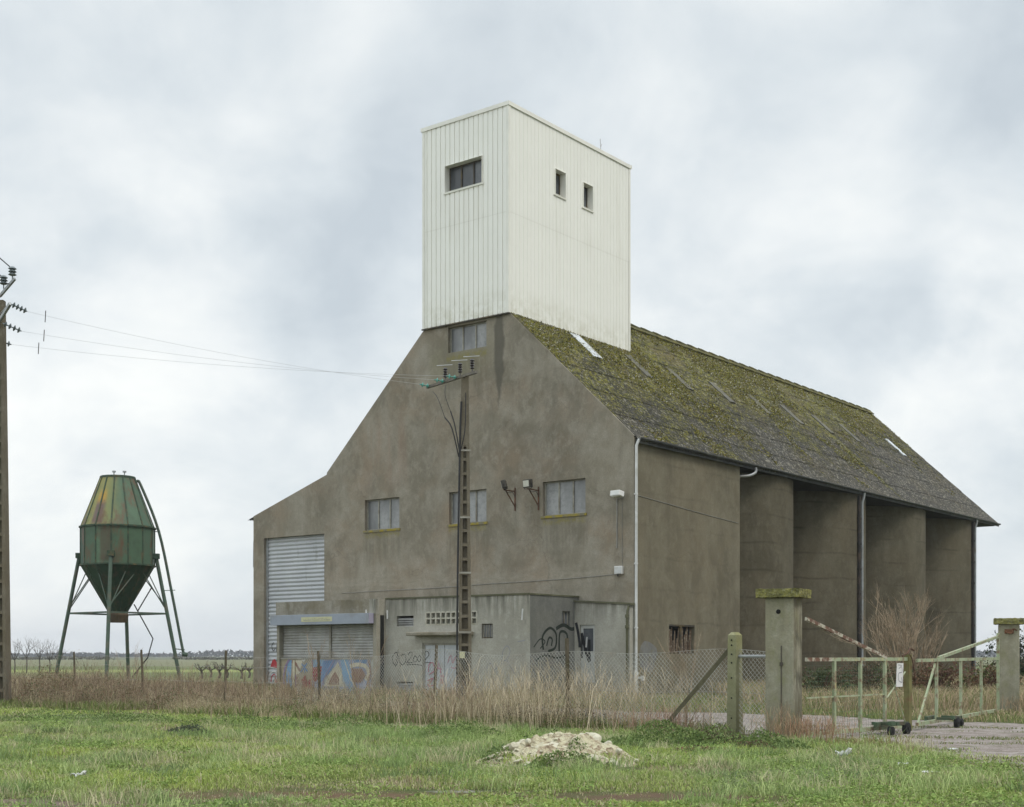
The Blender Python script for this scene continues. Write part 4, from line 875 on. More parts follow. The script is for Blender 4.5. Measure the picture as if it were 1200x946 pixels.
# ================================================================== POLES AND LINES
M['poleconc'] = mat_render('pole_concrete', (.155, .135, .095), (.10, .088, .062), (.23, .21, .165), (.15, .12, .07), streak=.5, mossbase=False)
M['armgrey'] = simple('weathered_crossarm', (.21, .19, .16), .8, .1, .4, 4, (.10, .08, .06))
M['pinins'] = simple('brown_insulator', (.035, .03, .028), .3, 0, .2, 5, None, .6)
M['greenins'] = simple('green_glass_insulator', (.08, .30, .24), .2, 0, .2, 5, None, .7)
M['greyins'] = simple('grey_insulator', (.16, .19, .20), .3, 0, .2, 5, None, .6)
def concrete_pole(loc, rz, H, w0, w1, solid, label, rung=.49):
    o = empty('utility_pole', loc, rz, label, 'utility pole', 'concrete utility poles')
    wz = lambda z: w0+(w1-w0)*z/H; t = .10; dp = .8
    mb = MB()
    n = int((H-solid)/rung); zs = [i*rung for i in range(n+1)]
    for a, b in zip(zs[:-1], zs[1:]):
        for sg in (-1, 1):
            xa, xb = sg*(wz(a)/2-t/2), sg*(wz(b)/2-t/2); mb.bar((xa, 0, a), (xb, 0, b), t, wz(a)*dp, up=(0, 1, 0))
        mb.bar((0, 0, b-.05), (0, 0, b+.05), wz(b)-2*t+.01, wz(b)*dp-.01, up=(0, 1, 0))
        mb.bar((0, .03, a), (0, .03, b), wz(a)-2*t, .05, up=(0, 1, 0))
    z0 = zs[-1]; v = [(sx*wz(z)/2, sy*wz(z)*dp/2, z) for z in (z0-.01, H) for sy in (-1, 1) for sx in (-1, 1)]
    mb.add(v, [(0, 2, 3, 1), (4, 5, 7, 6), (0, 1, 5, 4), (2, 6, 7, 3), (0, 4, 6, 2), (1, 3, 7, 5)])
    mb.build('pole_shaft', M['poleconc'], o); return o
def pin_ins(mb, p, h=.34, r=.075, n=4):
    x, y, z = p; mb.cyl(x, y, z-.1, z+.05, .02, 6)
    for i in range(n): mb.tube([(x, y, z+.03+i*h/n), (x, y, z+.06+i*h/n), (x, y, z+.03+(i+1)*h/n)], [r*.55, r, r*.5], 10)
def strain(mb, a, b, n=4, r=.08):
    a, b = Vector(a), Vector(b); mb.tube([a, b], .022, 6)
    for i in range(n):
        p = a.lerp(b, (i+.6)/(n+.2)); d = (b-a).normalized(); mb.tube([p-d*.03, p, p+d*.035], [r*.3, r, r*.45], 10)
MP = Vector((-1.617, 46, 0))
mp = concrete_pole(tuple(MP), 0, 11.2, .47, .25, 2.1, 'concrete ladder pole with a slanting crossarm, standing in front of the grain store')
ad = Vector((-.578, .816, 0)); arm = lambda s, z=11.2: Vector((0, 0, z))+ad*s
mb = MB(); mb.bar(arm(-.70)+Vector((.0, -.16, 0)), arm(2.45)+Vector((0, -.16, 0)), .09, .09); mb.build('crossarm', M['armgrey'], mp)
for s in (-.45, .30, 1.25):
    mb = MB(); p = arm(s)+Vector((0, -.16, .12)); pin_ins(mb, p, .34, .085); mb.build('pin_insulator', M['pinins'], mp, True)
    mb = MB(); mb.tube([p+Vector((-.3, 0, .44)), p+Vector((.25, 0, .47))], .012, 4); mb.build('jumper_wire', M['wire'], mp)
LP = Vector((-16.10, 42, 0))
ends_m = []
for s in (.45, 1.25, 2.25):
    a = MP+arm(s)+Vector((0, -.16, 0)); d = (Vector((-14.4, 41.2, 12.2))-a).normalized(); b = a+d*.42; ends_m.append(b)
    mb = MB(); strain(mb, a-MP, b-MP, 2, .085); mb.build('strain_insulator', M['greenins'], mp, True)
mb = MB(); mb.tube(curve([(-.27, -.22, .2), (-.26, -.22, 3), (-.22, -.22, 6), (-.18, -.2, 8.2), (-.16, -.2, 9.3), (-.12, -.2, 10.3)], 4), .035, 6)
mb.tube(curve([(-.21, -.2, 8.4), (-.45, -.1, 9.4), (-.7, .1, 9.8)], 4), .024, 5); mb.tube(curve([(-.19, -.2, 8.6), (-.35, -.15, 9.5), (-.5, 0, 10.0)], 4), .022, 5)
mb.tube(curve([(-.21, -.2, 8.4), (-.0, -.25, 9.3), (.03, -.22, 10.6)], 4), .018, 5)
mb.tube(curve([(-.7, .1, 9.8), (-.95, .4, 10.5), (-1.2, 1.6, 11.0)], 4), .010, 4); mb.tube(curve([(-.5, 0, 10.0), (-.7, .2, 10.6), (-.7, .9, 11.1)], 4), .010, 4)
mb.build('riser_cable', M['cable'], mp)
mb = MB(); mb.box(-.20, .22, -.235, -.21, 2.35, 2.42); mb.box(-.19, .21, -.20, -.185, 8.6, 8.66); mb.box(-.20, .21, -.21, -.195, 6.3, 6.36); mb.box(-.21, .22, -.22, -.205, 4.4, 4.46); mb.build('strap', M['frame'], mp)
mb = MB(); mb.box(-.18, .0, -.24, -.20, 1.5, 1.72); mb.build('number_plate', M['plate'], mp)
lpo = concrete_pole(tuple(LP), 0, 12.75, .56, .28, 1.6, 'tall concrete pole with strain insulators, cut off by the left edge of the picture')
e_ = Vector((.0, 0, 0))
mb = MB(); mb.bar((-.1, -.1, 11.9), (.62, -.8, 12.45), .08, .10); mb.bar((-.4, .3, 11.7), (-.1, -.1, 11.9), .08, .10); mb.tube([(.0, -.05, 12.3), (.60, -.75, 12.5)], .02, 5); mb.build('crossarm', M['galv'], lpo)
mb = MB(); mb.bar((.0, 0, 12.9), (.6, -.35, 13.35), .07, .08); mb.bar((-.7, .3, 12.9), (0, 0, 12.9), .07, .08); mb.build('top_bracket', M['galv'], lpo)
for p in ((.50, -.3, 13.42), (.15, -.1, 13.2), (-.25, .1, 12.95)):
    mb = MB(); pin_ins(mb, p, .28, .13, 3); mb.build('pin_insulator', M['greyins'], lpo, True)
mb = MB(); mb.tube([(.50, -.3, 13.66), (-.8, -.6, 14.8), (-6, -3, 18)], .018, 5); mb.tube([(.15, -.1, 13.45), (-1, -.5, 14.2), (-6, -3, 17)], .018, 5); mb.tube([(.4, -.3, 13.2), (-.7, -.3, 13.3)], .015, 5); mb.build('jumper_wire', M['cable'], lpo)
starts = []
for a, b in (((.66, -.8, 12.43), (1.12, -.75, 12.22)), ((.22, -.35, 11.95), (.78, -.3, 11.72)), ((-.3, .1, 11.55), (.28, .2, 11.42))):
    mb = MB(); strain(mb, a, b, 4, .10); mb.build('strain_insulator', M['greyins'], lpo, True); starts.append(LP+Vector(b))
for i, (a, b) in enumerate(zip(starts, reversed(ends_m))):
    pts = []
    for t in np.linspace(0, 1, 25): p = a.lerp(b, float(t)); p.z -= .3*4*t*(1-t)*.6; pts.append(p)
    mb = MB(); mb.tube(pts, .0038, 5)
    o = mb.build('power_line', M['wire']); tag(o, ['highest of the three thin lines strung between the two concrete poles', 'middle one of the three thin lines strung between the two concrete poles', 'lowest of the three thin lines strung between the two concrete poles'][i], 'power line', 'lines between the two poles')
    p = pts[1].lerp(pts[2], .2*i); mb = MB(); mb.tube([p+Vector((0, 0, .16)), p-Vector((.02, 0, .2))], .013, 5); mb.build('line_marker', M['darkpipe'], o)

# ================================================================== FENCE
M['wood'] = simple('weathered_post', (.14, .12, .085), .95, 0, .4, 6, (.08, .075, .045), .1, 3)
M['mossconc'] = mat_render('lichen_concrete', (.27, .265, .15), (.15, .15, .08), (.40, .39, .27), (.27, .265, .08), streak=.6)
M['strut'] = mat_render('dark_mossy_strut', (.11, .10, .065), (.07, .065, .04), (.17, .16, .10), (.12, .11, .04), streak=.4)
FE = empty('chain_link_fence', (F0[0], F0[1], 0), 0, 'sagging chain-link fence on wooden posts running from the concrete post to the left', 'fence')
rel = lambda p: (p[0]-F0[0], p[1]-F0[1], p[2])
mb = MB(); d3 = Vector((FD[0], FD[1], 0)); n3 = Vector((FN[0], FN[1], 0))
v = [rel(Vector(fp(0, z))+d3*a*w+n3*b*w) for z, w in ((0, .115), (2.0, .10), (2.06, .05)) for a, b in ((-1, -1), (1, -1), (1, 1), (-1, 1))]
mb.add(v, [(0, 1, 5, 4), (1, 2, 6, 5), (2, 3, 7, 6), (3, 0, 4, 7), (4, 5, 9, 8), (5, 6, 10, 9), (6, 7, 11, 10), (7, 4, 8, 11), (8, 9, 10, 11)])
cp = mb.build('concrete_post', M['mossconc'], FE); cp['label'] = 'lichen-covered concrete end post with a row of holes'
mb = MB()
for z in (.35, .75, 1.15, 1.45, 1.62, 1.8, 1.9): q = Vector(fp(0, z))+n3*.108; mb.tube([rel(q), rel(q+n3*.008)], .018, 8)
mb.build('bolt_hole', M['void'], cp)
mb = MB(); mb.bar(rel(fp(.13, 1.72)), rel((2.95, 26.9, .02)), .085, .085); mb.build('strut', M['strut'], FE)
rr = random.Random(8)
POST = [4.6, 9.25, 14.1, 19.0, 24.05, 29.0]
for i, mdist in enumerate(POST):
    mb = MB(); r = .05 if i < 5 else .045; h = (1.98, 1.86, 1.72, 1.75, 1.78, 1.72)[i]; lx = rr.uniform(-.07, .07)
    if i == 0: r = .06
    b_ = Vector(rel(fp(mdist, 0))); r *= .8; mb.tube([b_, b_+Vector((lx*.4, 0, h*.5)), b_+Vector((lx, 0, h))], [r*1.05, r, r*.9], 8)
    mb.build('fence_post', M['wood'], FE, True)
# chain link: real diagonal wires from the pillar side to ~17 m along
def chain(mb, L0, L1, H0, H1, cell, top, r):
    # zig-zag wires: each wire climbs in a zig-zag as woven mesh does (approximated as two sets of diagonals)
    for sg in (1, -1):
        m_ = L0-(H1-H0)
        while m_ < L1+(H1-H0):
            a = m_; b = m_+sg*(H1-H0); za, zb = H0, H1
            lo, hi = (a, b) if a < b else (b, a)
            if hi > L0 and lo < L1:
                def cl_(t): return a+(b-a)*t
                t0, t1 = 0., 1.
                if sg > 0:
                    if a < L0: t0 = (L0-a)/(b-a)
                    if b > L1: t1 = (L1-a)/(b-a)
                else:
                    if a > L1: t0 = (a-L1)/(a-b)
                    if b < L0: t1 = (a-L0)/(a-b)
                if t1 > t0:
                    pts = []
                    for q in np.linspace(t0, t1, 4):
                        mm = a+(b-a)*q; zz = H0+(top(mm)-H0)*q; off = .05*(noisy(np.array([mm*.7]), np.array([zz*1.3]))[0]-.5)*2
                        p = Vector(fp(mm, zz))+n3*(off+sg*.002); pts.append(rel(p))
                    mb.tube(pts, r, 3, False)
            m_ += cell
sag = lambda m_: 1.66+.06*math.cos(m_/4.7*2*math.pi)+.04*math.sin(m_*.9)
mb = MB(); chain(mb, -1.35, 15.2, .05, 1.68, .10, sag, .0045); mb.build('wire_mesh', M['fencewire'], FE)
mb = MB()
for zf in (1.0, .5):
    mb.tube([rel(Vector(fp(m_, sag(m_)*zf))) for m_ in np.linspace(-1.35, 15.2, 60)], .004, 4)
for zf in (.35, .8, 1.25, 1.55): mb.tube([rel(Vector(fp(m_, zf*(1+.02*math.sin(m_*1.7))))) for m_ in np.linspace(14.1, 34, 50)], .004, 4)
mb.build('strand_wire', M['fencewire'], FE)
mb = MB()
m_ = 15.2
while m_ < 29: mb.tube([rel(fp(m_, .05)), rel(fp(m_+.02, 1.2))], .0025, 3, False); m_ += .22
mb.build('stock_netting', M['fencewire'], FE)
mb = MB(); mb.tube([rel(fp(-.10, 1.58)), rel((5.0, 25.55, 1.58))], .03, 8); mb.build('top_rail', M['galv'], FE)

# ================================================================== GATE PILLARS + GATES
def pillar(loc, rz, w, H, capw, label, mat):
    o = empty('gate_pillar', loc, rz, label, 'gate pillar', 'concrete gate pillars')
    mb = MB(); mb.box(-w/2, w/2, -w/2, w/2, -.05, H-.16); mb.build('shaft', mat, o, bevel=.03)
    mb = MB(); mb.box(-capw/2, capw/2, -capw/2, capw/2, H-.165, H)
    c = mb.build('cap', mat_cap, o); s = c.modifiers.new('sub', 'SUBSURF'); s.subdivision_type = 'SIMPLE'; s.levels = s.render_levels = 5
    t = bpy.data.textures.get('cap_noise') or bpy.data.textures.new('cap_noise', 'CLOUDS'); t.noise_scale = .09
    d = c.modifiers.new('disp', 'DISPLACE'); d.texture = t; d.strength = .05; d.mid_level = .6
    return o
def mat_cap_():
    n = NT('yellow_lichen_cap'); c = n.mix(n.ramp(n.noise(9, 6, .7), [(.38, 0), (.62, 1)]), (.10, .10, .045), (.25, .235, .075))
    c = n.mix(n.ramp(n.noise(24, 4, .7), [(.5, 0), (.65, .6)]), c, (.28, .27, .18)); n.bump(n.noise(30, 5), .8, .02); return n.done(c, .97, 0, .1)
mat_cap = mat_cap_()
M['pillar'] = mat_render('pillar_concrete', (.33, .315, .235), (.215, .20, .14), (.43, .42, .34), (.29, .26, .15), streak=.9, pil=True)
p1 = pillar((5.16, 25.35, 0), R(-28.3), .56, 2.85, .84, 'near gate pillar of stained concrete with yellow lichen on its overhanging cap', M['pillar'])
p2 = pillar((13.80, 37.1, 0), R(-18), .54, 2.62, .78, 'far gate pillar at the right edge, with a mossy cap', M['pillar'])
mb = MB(); mb.tube([(-.02, -.281, 2.42), (-.02, -.287, 2.42)], .045, 12); mb.build('hole', M['void'], p1)
mb = MB(); mb.box(.03, .045, -.295, -.278, .35, 1.78); mb.box(.01, .065, -.31, -.28, 1.40, 1.47); mb.build('iron_strap', M['framedark'], p1)
mb = MB(); mb.tube(curve([(-.1, -.3, 2.25), (.05, -.34, 2.2), (.1, -.3, 2.33), (.2, -.33, 2.28)], 4), .018, 6); mb.box(-.12, .12, -.29, -.268, 2.2, 2.32); mb.build('hinge_plate', M['rust'], p2)
def mat_gate():
    n = NT('pale_green_gate_paint'); c = n.mix(n.ramp(n.noise(2.5, 5, .6), [(.35, 0), (.65, 1)]), (.27, .33, .20), (.38, .42, .28))
    c = n.mix(n.ramp(n.noise(5, 7, .7), [(.49, 0), (.60, .9)]), c, (.19, .12, .075))
    c = n.mix(n.ramp(n.noise(3, 4, .7, n.map((1, 1, 1), (6, 6, 2))), [(.58, 0), (.7, .8)]), c, (.46, .42, .20))
    return n.done(c, .6, 0, .3)
M['gate'] = mat_gate()
M['gaterust'] = simple('rusty_gate_tube', (.19, .11, .075), .8, .1, .4, 5, (.45, .43, .34), .3, 5, (.46, .54))
M['gatepost'] = simple('mossy_gate_post', (.20, .19, .08), .8, 0, .4, 5, (.16, .09, .05), .2, 4)
M['gategreen'] = simple('dark_green_carriage', (.08, .13, .075), .7, 0, .4, 5, (.09, .06, .04))
M['rubber'] = simple('black_rubber', (.02, .02, .02), .8, 0, .2, 5)
def gate(name, h, e, top, ups, label, stayz, stayf, midrail, left):
    h = Vector((*h, 0)); e = Vector((*e, 0)); o = empty(name, tuple(h), math.atan2((e-h).y, (e-h).x), label, 'gate', 'gate leaves across the drive'); L = (e-h).length
    w = .055
    if left:
        mb = MB(); mb.bar((0, 0, top), (L*.22, 0, top), .06, .07); mb.build('top_rail', M['gaterust'], o)
        mb = MB(); mb.bar((L*.22, 0, top), (L, 0, top), .06, .07); mb.build('top_rail', M['gate'], o)
    else:
        mb = MB(); mb.bar((0, 0, top), (L, 0, top-.02), .06, .07); mb.build('top_rail', M['gate'], o)
    mb = MB(); mb.bar((L*.02, 0, .12), (L, 0, .12 if left else .14), .06, .08); mb.build('bottom_rail', M['gate'], o)
    for f in ups:
        mb = MB(); thick = (.075 if left else .10); mb.bar((L*f, 0, .12), (L*f, 0, top-.03), thick, w, up=(0, 1, 0)); mb.build('upright', M['gate'], o)
    mb = MB(); mb.bar((.0 if left else .0, 0, stayz), (L*stayf, 0, top+.03), .065, .065); mb.build('stay', M['gaterust'] if left else M['gate'], o)
    if midrail: mb = MB(); mb.bar((0, .0, .80), (L*ups[-1], 0, .80), .025, .03); mb.build('mid_rail', M['gate'], o)
    return o, L
g1, L1 = gate('gate_leaf', (5.50, 24.95), (8.36, 28.2), 1.52, (.25, .5, .75), 'left gate leaf, pale green, hung from the near pillar by a rusty stay', 2.28, .76, True, True)
mb = MB(); mb.bar((L1, 0, .0), (L1, 0, 1.62), .14, .12, up=(0, 1, 0)); mb.build('closing_post', M['gatepost'], g1)
mb = MB(); mb.tube([(L1*.77, 0, 1.48), (L1*.98, 0, .14)], .012, 5); mb.tube([(L1*.77, 0, .72), (L1*.97, 0, 1.25)], .018, 5); mb.build('diagonal_brace', M['gate'], g1)
mb = MB(); mb.obox((L1*.885, -.05, 1.19), (.145, 0, 0), (0, .006, 0), (.02, 0, .245)); sg = mb.build('notice', M['white'], g1)
ribbons([curve([(L1*.87, 1.32), (L1*.90, 1.36), (L1*.905, 1.25), (L1*.87, 1.22), (L1*.87, 1.08), (L1*.905, 1.04), (L1*.90, 1.14)]), [(L1*.865, 1.4), (L1*.905, 1.39)]], .016, lambda u, z: (u, -.060, z), 'scrawl', P['grey'], sg)
mb = MB(); mb.tube(curve([(L1-.3, -.02, 1.58), (L1-.1, -.05, 1.66), (L1+.05, -.03, 1.74), (L1+.25, -.02, 1.70)], 4), .02, 6); mb.tube(curve([(L1-.1, -.08, 1.62), (L1, -.1, 1.5), (L1+.1, -.1, 1.2), (L1+.15, -.09, 1.12)], 4), .012, 5); mb.build('latch', M['rust'], g1)
mb = MB()                                                          # thin welded netting in the near leaf
u = .08
while u < L1*.75: mb.tube([(u, .03, .16), (u, .03, 1.48)], .0018, 3, False); u += .1
z = .2
while z < 1.48: mb.tube([(.05, .034, z), (L1*.75, .034, z)], .0018, 3, False); z += .1
mb.build('netting', simple('green_netting', (.10, .17, .12), .6), g1)
def carriage(o, u, s=1):
    mb = MB(); mb.bar((u-.45*s, -.12, .2), (u+.35*s, -.12, .2), .08, .10); mb.bar((u-.25, -.5*s, .22), (u-.25, .05, .22), .06, .06); mb.bar((u+.2, -.4*s, .2), (u+.2, .05, .2), .06, .06); mb.bar((u-.5*s, -.45*s, .24), (u+.3*s, -.45*s, .22), .07, .07)
    c = mb.build('wheel_carriage', M['gategreen'], o)
    for du, dy in ((.2, -.48*s), (-.42, -.44*s)):
        r = .12 if du > 0 else .09
        mb = MB(); mb.tube([(u+du, dy-.045, r), (u+du, dy+.045, r)], r, 16); mb.tube([(u+du, dy-.06, r), (u+du, dy+.06, r)], r*.3, 8); mb.build('wheel', M['rubber'], c, True)
carriage(g1, L1*.70)
g2, L2 = gate('gate_leaf', (13.10, 36.0), (8.55, 28.2), 1.51, (0, .25, .52, .8), 'right gate leaf, pale green and longer, hung from the far pillar', 2.10, .78, False, False)
mb = MB(); mb.bar((L2*.80, -.01, 1.48), (L2*.985, -.01, .15), .04, .05); mb.build('diagonal_brace', M['gate'], g2)
mb = MB(); mb.bar((0, 0, .1), (0, 0, 2.2), .07, .07); mb.build('hinge_post', M['gate'], g2)
carriage(g2, L2*.80, -1)

# ================================================================== VEGETATION
def mat_leaf(name, transl=.25, rough=.7):
    m = bpy.data.materials.new(name); m.use_nodes = True; t = m.node_tree; t.nodes.clear()
    at = t.nodes.new('ShaderNodeAttribute'); at.attribute_name = 'Col'
    p = t.nodes.new('ShaderNodeBsdfPrincipled'); p.inputs['Roughness'].default_value = rough; p.inputs['Specular IOR Level'].default_value = .2
    tr = t.nodes.new('ShaderNodeBsdfTranslucent'); mx = t.nodes.new('ShaderNodeMixShader'); mx.inputs[0].default_value = transl
    o = t.nodes.new('ShaderNodeOutputMaterial'); L = t.links.new
    L(at.outputs['Color'], p.inputs['Base Color']); L(at.outputs['Color'], tr.inputs['Color']); L(p.outputs[0], mx.inputs[1]); L(tr.outputs[0], mx.inputs[2]); L(mx.outputs[0], o.inputs[0])
    return m
ML = mat_leaf('grass_blade'); MS = mat_leaf('dry_stalk', .1, .9); MF = mat_leaf('foliage', .2)
def np_mesh(name, V, faces_idx, counts, colv, mat, parent=None):
    me = bpy.data.meshes.new(name); me.vertices.add(len(V)); me.vertices.foreach_set('co', V.astype(np.float32).ravel())
    me.loops.add(len(faces_idx)); me.loops.foreach_set('vertex_index', faces_idx.astype(np.int32))
    st = np.concatenate([[0], np.cumsum(counts)[:-1]]); me.polygons.add(len(counts)); me.polygons.foreach_set('loop_start', st.astype(np.int32))
    try: me.polygons.foreach_set('loop_total', counts.astype(np.int32))
    except Exception: pass
    a = me.color_attributes.new('Col', 'FLOAT_COLOR', 'POINT'); c4 = np.ones((len(V), 4), np.float32); c4[:, :3] = colv; a.data.foreach_set('color', c4.ravel())
    me.materials.append(mat); me.update(calc_edges=True); me.validate()
    o = bpy.data.objects.new(name, me); COL.objects.link(o)
    if parent: o.parent = parent
    return o
def blade_arrays(x, y, h, w, lean, col, z0=None):
    n = len(x); z0 = np.zeros(n) if z0 is None else z0
    az = rng.random(n)*2*np.pi; la = rng.random(n)*2*np.pi; wx, wy = np.cos(az)*w/2, np.sin(az)*w/2; lx, ly = np.cos(la)*lean*h, np.sin(la)*lean*h
    V = np.zeros((n, 5, 3))
    V[:, 0] = np.stack([x-wx, y-wy, z0-.02], 1); V[:, 1] = np.stack([x+wx, y+wy, z0-.02], 1)
    V[:, 2] = np.stack([x+lx*.35+wx*.8, y+ly*.35+wy*.8, z0+h*.58], 1); V[:, 3] = np.stack([x+lx*.35-wx*.8, y+ly*.35-wy*.8, z0+h*.58], 1)
    V[:, 4] = np.stack([x+lx, y+ly, z0+h*(1-.3*lean)], 1)
    b = (np.arange(n)*5)[:, None]; F = (b+np.array([[0, 1, 2, 3, 3, 2, 4]])).ravel(); C = np.tile([4, 3], n)
    colv = np.repeat(col[:, None, :], 5, 1).reshape(-1, 3)
    return V.reshape(-1, 3), F, C, colv
def blades(name, x, y, h, w, lean, col, mat, z0=None, parent=None): return np_mesh(name, *blade_arrays(x, y, h, w, lean, col, z0), mat, parent)
def leaf_arrays(P3, size, col, flat=.0):
    n = len(P3); d = rng.normal(size=(n, 3)); d[:, 2] *= (1-flat); d /= np.linalg.norm(d, axis=1)[:, None]; e = rng.normal(size=(n, 3)); e[:, 2] *= (1-flat)
    e -= d*(e*d).sum(1)[:, None]; e /= np.linalg.norm(e, axis=1)[:, None]; s = size[:, None]
    V = np.stack([P3-d*s, P3-e*s*.45+d*s*.1, P3+d*s, P3+e*s*.45+d*s*.1], 1).reshape(-1, 3)
    return V, np.arange(4*n), np.full(n, 4), np.repeat(col, 4, 0)
def leaves(name, P3, size, col, mat, parent=None, flat=0.): return np_mesh(name, *leaf_arrays(P3, size, col, flat), mat, parent)
def pick(n, palette, wts=None, jit=.18):
    p = np.array(palette); i = rng.choice(len(p), n, p=None if wts is None else np.array(wts)/sum(wts)); return p[i]*(1+(rng.random((n, 1))-.5)*2*jit)
def scatter(x0, x1, y0, y1, dens, n_max=None):
    n = int((x1-x0)*(y1-y0)*dens); return x0+rng.random(n)*(x1-x0), y0+rng.random(n)*(y1-y0)
def vis(x, y, m=1.5): return np.abs(x) < .40*y+m
def edge(x, y):
    k = fence_k(x, y); return np.interp(k, [0, 2, 4, 9, 14, 25, 40], [.1, .2, .9, 2.2, 3.3, 4.3, 5])+(noisy(x, y, .5)-.5)*2.2
def bare(x, y):
    r = np.full(np.shape(x), -9.)
    for (ex, ey, rx, ry) in ((-2.4, 15.2, 2.3, .6), (-5.2, 14.4, 1.6, .5), (-.6, 15.7, .5, .16), (1.6, 15.1, 1.6, .5), (2.4, 18.6, .8, .5)):
        r = np.maximum(r, 1-((x-ex)/rx)**2-((y-ey)/ry)**2+(vn3.fbm(x, y, 3)-.5)*6)
    return r
HX, HY, HRX, HRY = .64, 19.7, 1.28, .95
def heap_r(x, y): return ((x-HX)/HRX)**2+((y-HY)/HRY)**2
# ---- short green grass in front
X, Y = [], []
for (a, b, d) in ((12.5, 15.5, 1900), (15.5, 19, 1400), (19, 24, 950), (24, 31, 560), (31, 40, 320), (40, 50, 150)):
    x, y = scatter(-.42*b-1, .42*b+1, a, b, d); k = vis(x, y, .8); X.append(x[k]); Y.append(y[k])
x = np.concatenate(X); y = np.concatenate(Y)
D = fence_dist(x, y); ee = edge(x, y); g = gravel(x, y)
rightside = fence_k(x, y) < 0
hr_ = heap_r(x, y)
ok = ((D > ee-1.6-1.2*rng.random(len(x))) | rightside) & (y < 30+(-x)*.9) & ((hr_ > .95) | ((hr_ > .55) & (vn3.fbm(x, y, 2.2) > .52))) & ~in_building(x, y)
ok &= (g < .05) | ((g < 1.2) & (rng.random(len(x)) < np.where(y < 22, .30, .10)))
ok &= ~((bare(x, y) > .05) & (rng.random(len(x)) < .93))
dn = vn2.fbm(x, y, .9); ok &= rng.random(len(x)) < np.clip(.45+dn*1.1, 0, 1)
z_l = np.where(hr_ < 1, .05+.28*np.clip(1-hr_, 0, 1), 0)
x, y, g, z_l = x[ok], y[ok], g[ok], z_l[ok]; n = len(x)
t1 = vn1.fbm(x, y, .28); t2 = vn3.fbm(x, y, 1.1); t3 = vn2.fbm(x+90, y, .5)
hh = (.035+.075*rng.random(n)**1.3)*(.30+3.0*np.clip(vn3.fbm(x+40, y+7, .8)-.30, 0, 1)**1.15+.5*np.clip(vn1.fbm(x, y, 3.)-.5, 0, 1)); hh *= np.where(g > -.5, .6, 1.)
hh *= np.where((bare(x, y) > -.6), .6, 1)
far = np.clip(y/16, 1, 2.4)
col = pick(n, [(.31, .38, .11), (.39, .46, .15), (.23, .29, .09), (.44, .45, .22)], [3, 3, 2, 1.3])
blu = np.clip((t1-.52)*7, 0, 1)[:, None]; col = col*(1-blu*.6)+np.array([.25, .33, .18])*blu*.6
yel = np.clip((t3-.50)*7, 0, 1)[:, None]; col = col*(1-yel*.5)+np.array([.38, .48, .10])*yel*.5
dry = np.clip((t2-.62)*6, 0, 1)*.6; dry = np.maximum(dry, np.clip(bare(x, y)+.7, 0, 1)*.8); dry = np.maximum(dry, np.clip(1-np.abs(g+.5)/.8, 0, 1)*.35); dm = (rng.random(n) < dry)
dm |= rng.random(n) < .10
col[dm] = pick(dm.sum(), [(.46, .40, .26), (.33, .25, .16), (.52, .46, .32)])
tag(blades('lawn_grass', x, y, hh, (.006+.007*rng.random(n))*far, .35+.7*rng.random(n), col, ML, z_l), kind='stuff')
# broad-leaved weeds scattered in the grass
x, y = scatter(-14, 14, 13, 34, 75); k = vis(x, y, .5) & (fence_dist(x, y) > edge(x, y)) & (gravel(x, y) < -.3) & (heap_r(x, y) > 1) & (vn1.fbm(x+5, y, .6) > .5) & (bare(x, y) < -.2); x, y = x[k], y[k]
rep_ = 7; x = np.repeat(x, rep_)+rng.normal(0, .05, len(x)*rep_); y = np.repeat(y, rep_)+rng.normal(0, .05, len(y)*rep_); n = len(x)
tag(leaves('broad_leaf_weeds', np.stack([x, y, .02+.06*rng.random(n)], 1), .010+.020*rng.random(n), pick(n, [(.18, .27, .07), (.24, .34, .09), (.30, .39, .12)]), MF, flat=.5), kind='stuff')
# darker rushy tussocks
tus = [(-6.4, 19.6), (-5.9, 20.3), (-4.6, 18.2), (3.0, 17.0), (-1.0, 17.6), (1.9, 22.5), (-9.4, 27.5), (-10.2, 28.5), (-7.5, 25.5), (4.6, 17.2), (-2.8, 24.2), (6.0, 15.5), (-7.6, 17.1)]
xs_, ys_, hs_, cs_ = [], [], [], []
for tx, ty in tus:
    n = 130; r = rng.normal(0, .15, (n, 2)); xs_.append(tx+r[:, 0]*1.3); ys_.append(ty+r[:, 1]); hs_.append(.06+.15*rng.random(n)); cs_.append(pick(n, [(.14, .20, .085), (.20, .26, .10), (.30, .28, .16)], [3, 2, 1]))
x = np.concatenate(xs_); n = len(x)
tag(blades('grass_tussocks', x, np.concatenate(ys_), np.concatenate(hs_), .010+.006*rng.random(n), .5+.6*rng.random(n), np.concatenate(cs_), ML), kind='stuff')

tx, ty = scatter(-12, 12, 13.5, 30, 3.2); k = vis(tx, ty, .5) & (fence_dist(tx, ty) > edge(tx, ty)-.5) & (gravel(tx, ty) < -.3) & (heap_r(tx, ty) > 1.2) & (vn2.fbm(tx, ty, .5) > .42); tx, ty = tx[k], ty[k]
rp2 = 90; sc2 = np.repeat(.5+rng.random(len(tx)), rp2); n = len(sc2); x = np.repeat(tx, rp2)+rng.normal(0, .16, n)*sc2; y = np.repeat(ty, rp2)+rng.normal(0, .13, n)*sc2
pal = np.array([(.27, .37, .13), (.38, .46, .19), (.50, .47, .29), (.22, .30, .12)])[np.repeat(rng.integers(0, 4, len(tx)), rp2)]*(1+(rng.random((n, 1))-.5)*.5)
tag(blades('wispy_grass', x, y, (.08+.19*rng.random(n))*sc2, .005+.005*rng.random(n), .3+.9*rng.random(n), pal, ML), kind='stuff')
